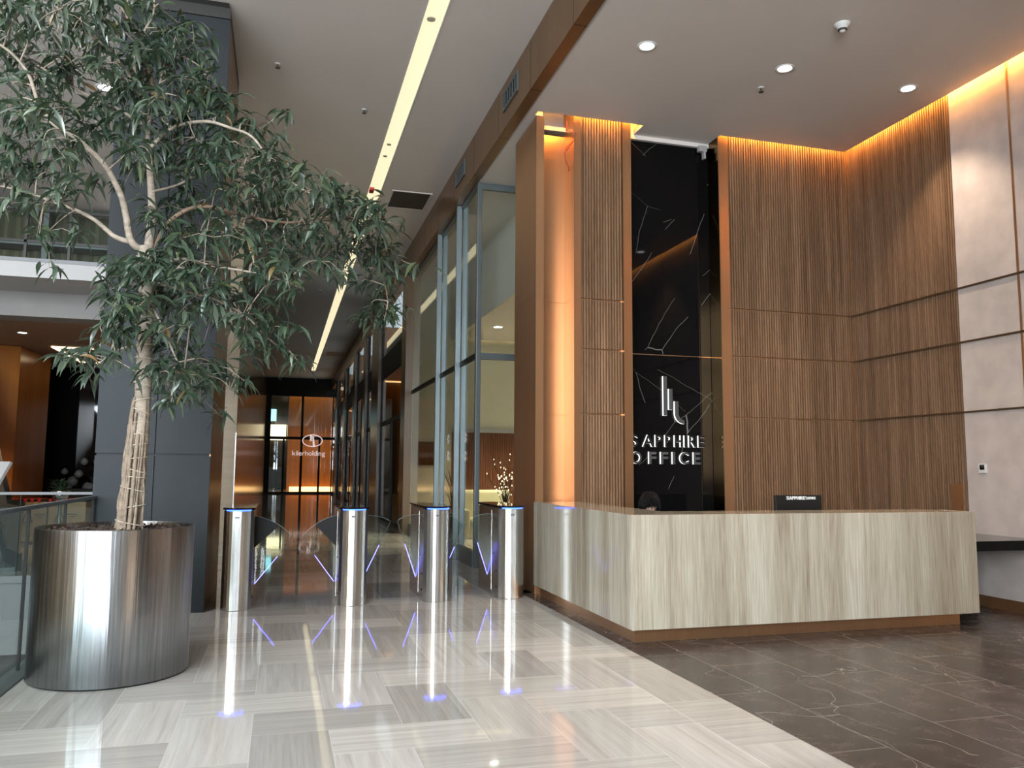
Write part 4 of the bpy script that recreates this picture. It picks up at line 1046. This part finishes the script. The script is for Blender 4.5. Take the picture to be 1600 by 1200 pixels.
# ============================================================ POTTED TREE
BRANCH={'trunk':[(-1.064,6.675,1.007),(-1.042,6.675,1.348),(-1.027,6.675,1.928),(-1.033,6.675,2.419),(-1.042,6.675,2.768),(-1.054,6.675,3.018),(-1.072,6.675,3.194)],'b1':[(-1.079,6.675,3.158),(-1.162,6.63,3.22),(-1.206,6.584,3.434),(-1.245,6.539,3.566),(-1.348,6.493,3.748),(-1.461,6.448,3.847),(-1.549,6.402,3.911),(-1.682,6.357,3.978),(-1.769,6.311,4.101),(-1.829,6.266,4.278),(-1.925,6.22,4.394),(-2.056,6.175,4.468)],'b2':[(-1.169,6.675,3.222),(-1.295,6.733,3.268),(-1.449,6.792,3.398),(-1.61,6.85,3.488),(-1.822,6.908,3.568),(-1.997,6.967,3.632),(-2.239,7.025,3.689)],'b3':[(-1.043,6.675,3.171),(-1.034,6.695,3.485),(-1.073,6.715,3.85),(-1.099,6.735,4.118),(-1.094,6.755,4.339),(-1.083,6.775,4.456)],'b3l':[(-1.089,6.775,4.375),(-1.156,6.704,4.414),(-1.229,6.632,4.517),(-1.346,6.561,4.657),(-1.462,6.489,4.73),(-1.58,6.418,4.774),(-1.674,6.346,4.829),(-1.767,6.275,4.91)],'b3r':[(-1.082,6.775,4.43),(-1.12,6.835,4.641),(-1.185,6.895,4.814),(-1.258,6.955,5.011),(-1.35,7.015,5.197),(-1.469,7.075,5.408)],'b3m':[(-1.184,6.575,4.454),(-1.223,6.675,4.734),(-1.181,6.775,4.982),(-1.134,6.875,5.21),(-1.162,6.975,5.488)],'b4':[(-1.125,6.675,4.168),(-1.354,6.755,4.315),(-1.606,6.835,4.438),(-1.839,6.915,4.587),(-2.073,6.995,4.731),(-2.33,7.075,4.851)],'b5':[(-1.023,6.675,3.122),(-0.923,6.731,3.403),(-0.756,6.786,3.566),(-0.568,6.842,3.602),(-0.345,6.897,3.57),(-0.011,6.953,3.563),(0.308,7.008,3.654),(0.586,7.064,3.668),(0.779,7.119,3.38),(0.875,7.175,2.99)],'b6':[(-1.016,6.675,2.996),(-0.809,6.595,3.094),(-0.568,6.515,3.042),(-0.281,6.435,2.994),(-0.041,6.355,2.928),(0.102,6.275,2.86)],'b7':[(-1.013,6.675,2.921),(-0.763,6.695,2.866),(-0.525,6.715,2.809),(-0.304,6.735,2.697),(-0.152,6.755,2.552),(-0.024,6.775,2.456)],'b8':[(-1.014,6.675,2.769),(-0.879,6.575,2.511),(-0.781,6.475,2.305),(-0.698,6.375,2.177)],'b9':[(-1.056,6.675,2.867),(-1.142,6.558,2.64),(-1.243,6.442,2.47),(-1.297,6.325,2.319)],'b10':[(-1.066,6.675,3.993),(-0.91,6.638,4.154),(-0.673,6.6,4.221),(-0.477,6.562,4.177),(-0.303,6.525,4.104),(-0.123,6.488,3.873),(0.128,6.45,3.677),(0.426,6.412,3.642),(0.655,6.375,3.468)],'b11':[(-1.081,6.675,4.305),(-1.035,6.735,4.552),(-0.998,6.795,4.803),(-0.87,6.855,4.853),(-0.672,6.915,4.745),(-0.567,6.975,4.563)],'b12':[(-1.048,6.675,3.632),(-0.884,6.785,3.738),(-0.684,6.895,3.906),(-0.444,7.005,4.028),(-0.183,7.115,3.954),(0.034,7.225,3.927)]}
CLUSTER=[(-1.86,5.84,4.56),(-1.79,5.95,4.61),(-1.83,6.48,4.93),(-1.49,5.7,4.52),(-1.52,6.35,4.92),(-1.4,6.44,4.98),(-1.46,7.36,5.53),(-1.25,6.97,5.31),(-2.11,6.56,4.76),(-2.09,6.89,4.92),(-2.02,7.11,5.02),(-1.66,6.31,4.67),(-1.5,6.21,4.7),(-1.43,6.53,4.86),(-1.33,6.65,4.91),(-1.25,6.89,5.08),(-1.18,7.05,5.28),(-1.08,6.81,5.01),(-0.93,6.7,4.95),(-0.92,7.47,5.32),(-0.79,6.88,4.91),(-0.68,6.73,4.75),(-1.0,6.84,4.86),(-1.09,6.76,4.83),(-1.2,6.8,4.8),(-1.26,6.48,4.63),(-2.13,6.78,4.62),(-2.08,7.0,4.71),(-1.95,6.31,4.22),(-1.86,6.46,4.31),(-1.99,7.46,4.74),(-1.7,6.82,4.53),(-1.74,6.74,4.63),(-1.67,7.2,4.9),(-1.34,6.15,4.37),(-1.31,6.5,4.46),(-2.02,6.5,4.09),(-2.06,6.96,4.23),(-2.09,6.76,3.94),(-1.59,5.7,3.77),(-1.71,6.55,4.04),(-1.7,6.22,3.75),(-1.6,6.3,3.71),(-2.11,7.12,3.91),(-1.66,6.94,3.78),(-1.83,7.0,3.84),(-2.12,6.89,3.82),(-1.61,6.78,4.01),(-1.51,6.84,4.19),(-1.37,6.76,4.23),(-1.61,6.71,4.24),(-1.61,7.02,4.49),(-0.99,6.89,4.7),(-0.82,6.59,4.55),(-0.89,6.59,4.4),(-0.81,7.22,4.76),(-0.67,6.92,4.61),(-0.57,6.88,4.48),(-0.58,6.64,4.29),(-0.79,6.61,4.3),(-0.94,6.64,4.26),(-0.95,6.17,4.19),(-1.27,7.15,4.69),(-1.27,6.72,4.43),(-1.11,6.45,4.16),(-1.1,7.01,4.25),(-0.84,6.71,4.19),(-0.72,6.62,4.05),(-0.64,6.88,4.13),(-0.53,7.2,4.37),(-0.36,6.7,4.28),(-0.26,6.97,4.37),(-0.33,7.13,4.34),(-0.17,6.21,3.82),(-0.39,6.39,3.95),(-0.55,7.18,4.14),(-0.62,6.44,3.82),(-0.78,6.78,3.87),(-0.95,7.19,4.1),(-1.0,6.95,4.09),(-1.12,6.88,3.96),(-1.1,6.2,3.79),(-1.3,7.37,4.03),(-0.85,6.96,3.78),(-0.74,7.01,3.69),(-0.89,6.9,3.58),(-0.57,6.35,3.41),(-0.48,6.44,3.62),(-0.37,6.69,3.83),(-0.27,7.63,4.17),(-0.12,6.25,3.73),(-0.08,7.09,3.94),(-0.22,7.04,3.81),(-0.1,7.1,3.75),(-0.3,7.05,3.71),(-0.02,6.55,3.87),(0.09,6.1,3.53),(0.18,5.7,3.51),(0.31,6.47,3.74),(0.43,6.49,3.67),(0.53,6.75,3.73),(0.61,6.36,3.61),(0.68,6.2,3.48),(0.67,7.19,3.69),(0.7,6.65,3.44),(0.79,6.82,3.37),(0.82,6.85,3.26),(0.93,7.22,3.23),(0.94,7.75,3.18),(0.83,7.39,3.0),(0.75,7.5,2.95),(0.85,7.24,2.81),(0.75,7.23,3.16),(0.66,7.0,3.23),(0.62,7.02,3.41),(0.42,6.36,3.51),(0.36,6.68,3.54),(0.25,6.64,3.37),(0.43,7.26,3.43),(0.55,7.27,3.54),(0.15,7.29,3.45),(0.31,6.71,3.19),(0.11,6.89,3.58),(-0.07,7.24,3.64),(-0.19,7.48,3.67),(-0.23,6.92,3.38),(-0.12,7.25,3.41),(0.0,6.91,3.3),(-0.04,5.9,2.88),(0.06,6.34,2.91),(-0.14,6.16,2.96),(-0.26,6.46,3.08),(-0.38,6.77,3.32),(-0.51,6.96,3.4),(-0.55,6.23,3.21),(-0.77,7.35,3.51),(-0.85,7.12,3.44),(-0.9,6.63,3.35),(-0.95,6.44,3.35),(-0.84,6.6,3.18),(-0.75,6.75,3.14),(-0.63,6.65,3.1),(-0.52,6.61,3.07),(-0.63,6.15,2.85),(-0.55,6.39,2.85),(-0.5,7.09,2.98),(-0.79,6.76,2.92),(-0.8,6.2,2.9),(-0.9,6.4,3.02),(-0.98,6.27,2.98),(-1.12,6.39,2.97),(-1.3,7.01,3.05),(-1.12,6.61,2.89),(-1.08,6.99,2.89),(-1.17,6.66,2.76),(-1.16,6.11,2.6),(-1.05,6.49,2.71),(-1.04,7.3,2.87),(-1.17,6.27,2.53),(-1.18,6.14,2.43),(-0.87,7.04,2.82),(-0.68,6.73,2.77),(-0.52,6.72,2.73),(-0.41,7.14,2.9),(-0.28,6.23,2.65),(-0.2,6.86,2.71),(-0.11,6.45,2.56),(-0.25,6.35,2.43),(-0.02,6.54,2.42),(-0.2,7.09,2.51),(-0.41,6.69,2.64),(-0.65,6.05,2.52),(-1.28,6.01,2.23),(-1.39,6.76,2.25),(-0.8,6.81,2.44),(-0.79,6.14,2.2),(-0.75,7.13,2.37),(-0.86,6.57,2.11),(-0.72,6.03,2.09),(-0.61,6.34,2.17),(-0.54,6.64,2.18),(-0.76,6.84,2.06),(-0.49,6.67,2.27),(-0.94,6.47,2.5),(-1.8,6.74,3.22),(-1.8,6.51,3.4),(-2.02,6.95,3.51)]

CX, CY, RR = -1.152, 6.675, .537
T = thing('potted_tree', 'tall long-leaved ficus tree in a round brushed steel planter at the atrium edge', 'potted tree', (CX, CY, 0))
pl = MB().lathe((CX, CY), [(RR-.02, .012), (RR, .012), (RR, .5), (RR, 1.055), (RR-.004, 1.06), (RR-.014, 1.06), (RR-.018, 1.05), (RR-.018, .9)], 128).build('planter', 'steel', T)
MB().lathe((CX, CY), [(0, 0), (RR-.02, 0), (RR-.02, .014)], 64).build('base_gap', 'black', pl)
m = MB(); rr = random.Random(12)
n = 48; vs = [(CX, CY, 1.01)]; fs = []
for j in range(1, 9):
    for i in range(n):
        r_ = (RR-.02)*j/8; a = 2*PI*i/n; vs.append((CX+r_*math.cos(a), CY+r_*math.sin(a), 1.02+rr.uniform(-.012, .014)))
fs += [(0, 1+i, 1+(i+1) % n) for i in range(n)]
for j in range(7):
    for i in range(n): fs.append((1+j*n+i, 1+(j+1)*n+i, 1+(j+1)*n+(i+1) % n, 1+j*n+(i+1) % n))
m.add(vs, fs)
for k in range(420):
    a = rr.uniform(0, 2*PI); r_ = (RR-.04)*math.sqrt(rr.random()); x, y = CX+r_*math.cos(a), CY+r_*math.sin(a); z = 1.028+rr.uniform(-.005, .012)
    s_ = rr.uniform(.008, .02); q = rr.uniform(0, PI); dx, dy = s_*math.cos(q), s_*math.sin(q)
    m.add([(x-dx, y-dy, z), (x+dy*.5, y-dx*.5, z+.006), (x+dx, y+dy, z+.003), (x-dy*.5, y+dx*.5, z-.004), (x, y, z+.012)], [(0, 1, 4), (1, 2, 4), (2, 3, 4), (3, 0, 4)])
m.build('mulch', 'soil', T)
def smooth(pts, k=5):
    P_ = [Vector(p) for p in pts]; out = []
    for i in range(len(P_)-1):
        p0 = P_[max(i-1, 0)]; p1 = P_[i]; p2 = P_[i+1]; p3 = P_[min(i+2, len(P_)-1)]
        for j in range(k):
            t_ = j/k
            out.append(.5*((2*p1)+(p2-p0)*t_+(2*p0-5*p1+4*p2-p3)*t_*t_+(3*p1-p0-3*p2+p3)*t_**3))
    out.append(P_[-1]); return out
tp = smooth(BRANCH['trunk'], 8)
rads = []
for i, p in enumerate(tp):
    f_ = i/(len(tp)-1); rads.append((.070-.013*min(1, f_*2.2))*(1+rr.uniform(-.04, .04)) if f_ < .8 else .060-(f_-.8)*.05)
tr = MB().tube(tp, rads, 16)
for i in range(34):                      # ring scars and stubs
    k = int(len(tp)*(.35+.6*i/34)); p = tp[min(k, len(tp)-1)]; a = rr.uniform(0, 2*PI); d = Vector((math.cos(a), math.sin(a), .25))
    tr.tube([p+d*.05, p+d*(.07+rr.uniform(0, .03))], [.008, .004], 6)
trunk = tr.build('trunk', 'bark', T)
m = MB()                                 # bundle of aerial roots down the lower trunk
for k in range(26):
    a = -PI*.5-.5+rr.uniform(-2.1, 1.5); top = rr.uniform(1.55, 2.05); pts = []
    for j in range(8):
        z = top+(1.015-top)*j/7; u = (z-1.0)/1.35; r_ = .058+.042*max(0, 1-u*1.3)+rr.uniform(-.012, .008); aa = a+.5*(1-u)*math.sin(k*1.7)
        cx_ = -1.064+.030*min(1, max(0, (z-1.0)/1.0)); pts.append((cx_+r_*math.cos(aa)-.005*(1-u), 6.675+r_*math.sin(aa), z))
    m.tube(smooth(pts, 3), rr.uniform(.006, .013), 6)
m.build('aerial_roots', 'root', T)
for k, z in enumerate((1.08, 1.20, 1.33, 1.42, 1.47, 1.56, 1.66, 1.74, 1.83, 1.92, 2.0, 2.12, 2.22, 2.32, 2.42, 2.52)):
    cx_ = -1.064+.034*min(1, (z-1.0)); r_ = (.112-.045*min(1, (z-1.0)/.8)); tl = rr.uniform(-.025, .025)
    MB().tube([(cx_+r_*math.cos(a), 6.675+r_*math.sin(a), z+tl*math.cos(a)) for a in [2*PI*j/20+.0 for j in range(21)]], .0035, 5).build('twine', 'twine', trunk)
BR0 = {'b1': .030, 'b2': .022, 'b3': .038, 'b3l': .022, 'b3r': .020, 'b3m': .016, 'b4': .015, 'b5': .020, 'b6': .015, 'b7': .015, 'b8': .012, 'b9': .010, 'b10': .016, 'b11': .013, 'b12': .012}
mb = MB(); md_ = MB(); dense = []
for k, v in BRANCH.items():
    if k == 'trunk':
        dense += tp[len(tp)//2:]; continue
    sp_ = smooth(v, 5); n = len(sp_); r0 = BR0[k]
    (md_ if k in ('b3r', 'b5') else mb).tube(sp_, [max(.004, r0*(1-.75*i/n)) for i in range(n)], 8)
    dense += sp_
mb.build('branches', 'bark', T); md_.build('dark_branches', 'barkdark', T)
tw = MB(); lf = MB()
def leaf(p, d, L, W, droop):
    # lanceolate leaf with a folded midrib, drooping towards its tip
    d = d.normalized(); s_ = d.cross(Vector((0, 0, 1)))
    if s_.length < .1: s_ = Vector((1, 0, 0))
    s_.normalize(); s_ = (Matrix.Rotation(rr.uniform(-.9, .9), 3, d) @ s_)
    q = Vector(p); cur = d.copy(); prof = (0.10, .62, 1.0, .86, .42, .02); rows = []
    for i, wv in enumerate(prof):
        nrm = s_.cross(cur).normalized()
        rows.append((q+s_*W*wv*.5+nrm*W*.10*wv, q.copy(), q-s_*W*wv*.5+nrm*W*.10*wv))
        q = q+cur*(L/(len(prof)-1)); cur = (cur+Vector((0, 0, -droop))).normalized()
    vs = [v_ for r_ in rows for v_ in r_]; fs = []
    for i in range(len(rows)-1):
        a = i*3; fs += [(a, a+1, a+4, a+3), (a+1, a+2, a+5, a+4)]
    lf.add(vs, fs, 0, True)
nleaf = 0
def spray(c, nl, spread=.095):
    global nleaf
    for k in range(nl):
        a = rr.uniform(0, 2*PI); o_ = Vector((rr.gauss(0, spread*.55), rr.gauss(0, spread*.55), rr.gauss(.03, spread*.42)))
        d = Vector((math.cos(a), math.sin(a), rr.uniform(-.95, .35)))
        leaf(c+o_, d, rr.uniform(.13, .215), rr.uniform(.026, .040), rr.uniform(.10, .42)); nleaf += 1
for c in CLUSTER:
    c = Vector(c); near = min(dense, key=lambda q: (q-c).length+max(0, q.z-c.z)*.3)
    L = (c-near).length; md2 = (near+c)/2+Vector((rr.gauss(0, .03), rr.gauss(0, .03), L*.14))
    path = smooth([near, md2, c], 5); tw.tube(path, [.0075-.0045*i/len(path) for i in range(len(path))], 5, 0, False)
    # side twiglets with their own rosettes
    spray(c, rr.randint(10, 14))
    for k in range(rr.randint(2, 3)):
        e_ = c+Vector((rr.gauss(0, .11), rr.gauss(0, .12), rr.gauss(-.05, .08)))
        tw.tube([path[-3], (path[-3]+e_)/2+Vector((0, 0, .03)), e_], [.004, .003, .002], 4, 0, False); spray(e_, rr.randint(6, 9), .06)
    if L > .25:
        for f_ in (.4, .7): spray(path[int(len(path)*f_)], rr.randint(1, 4), .06)
tw.build('twigs', 'bark', T)
lf.build('foliage', 'leaf', T)
print('leaves', nleaf)
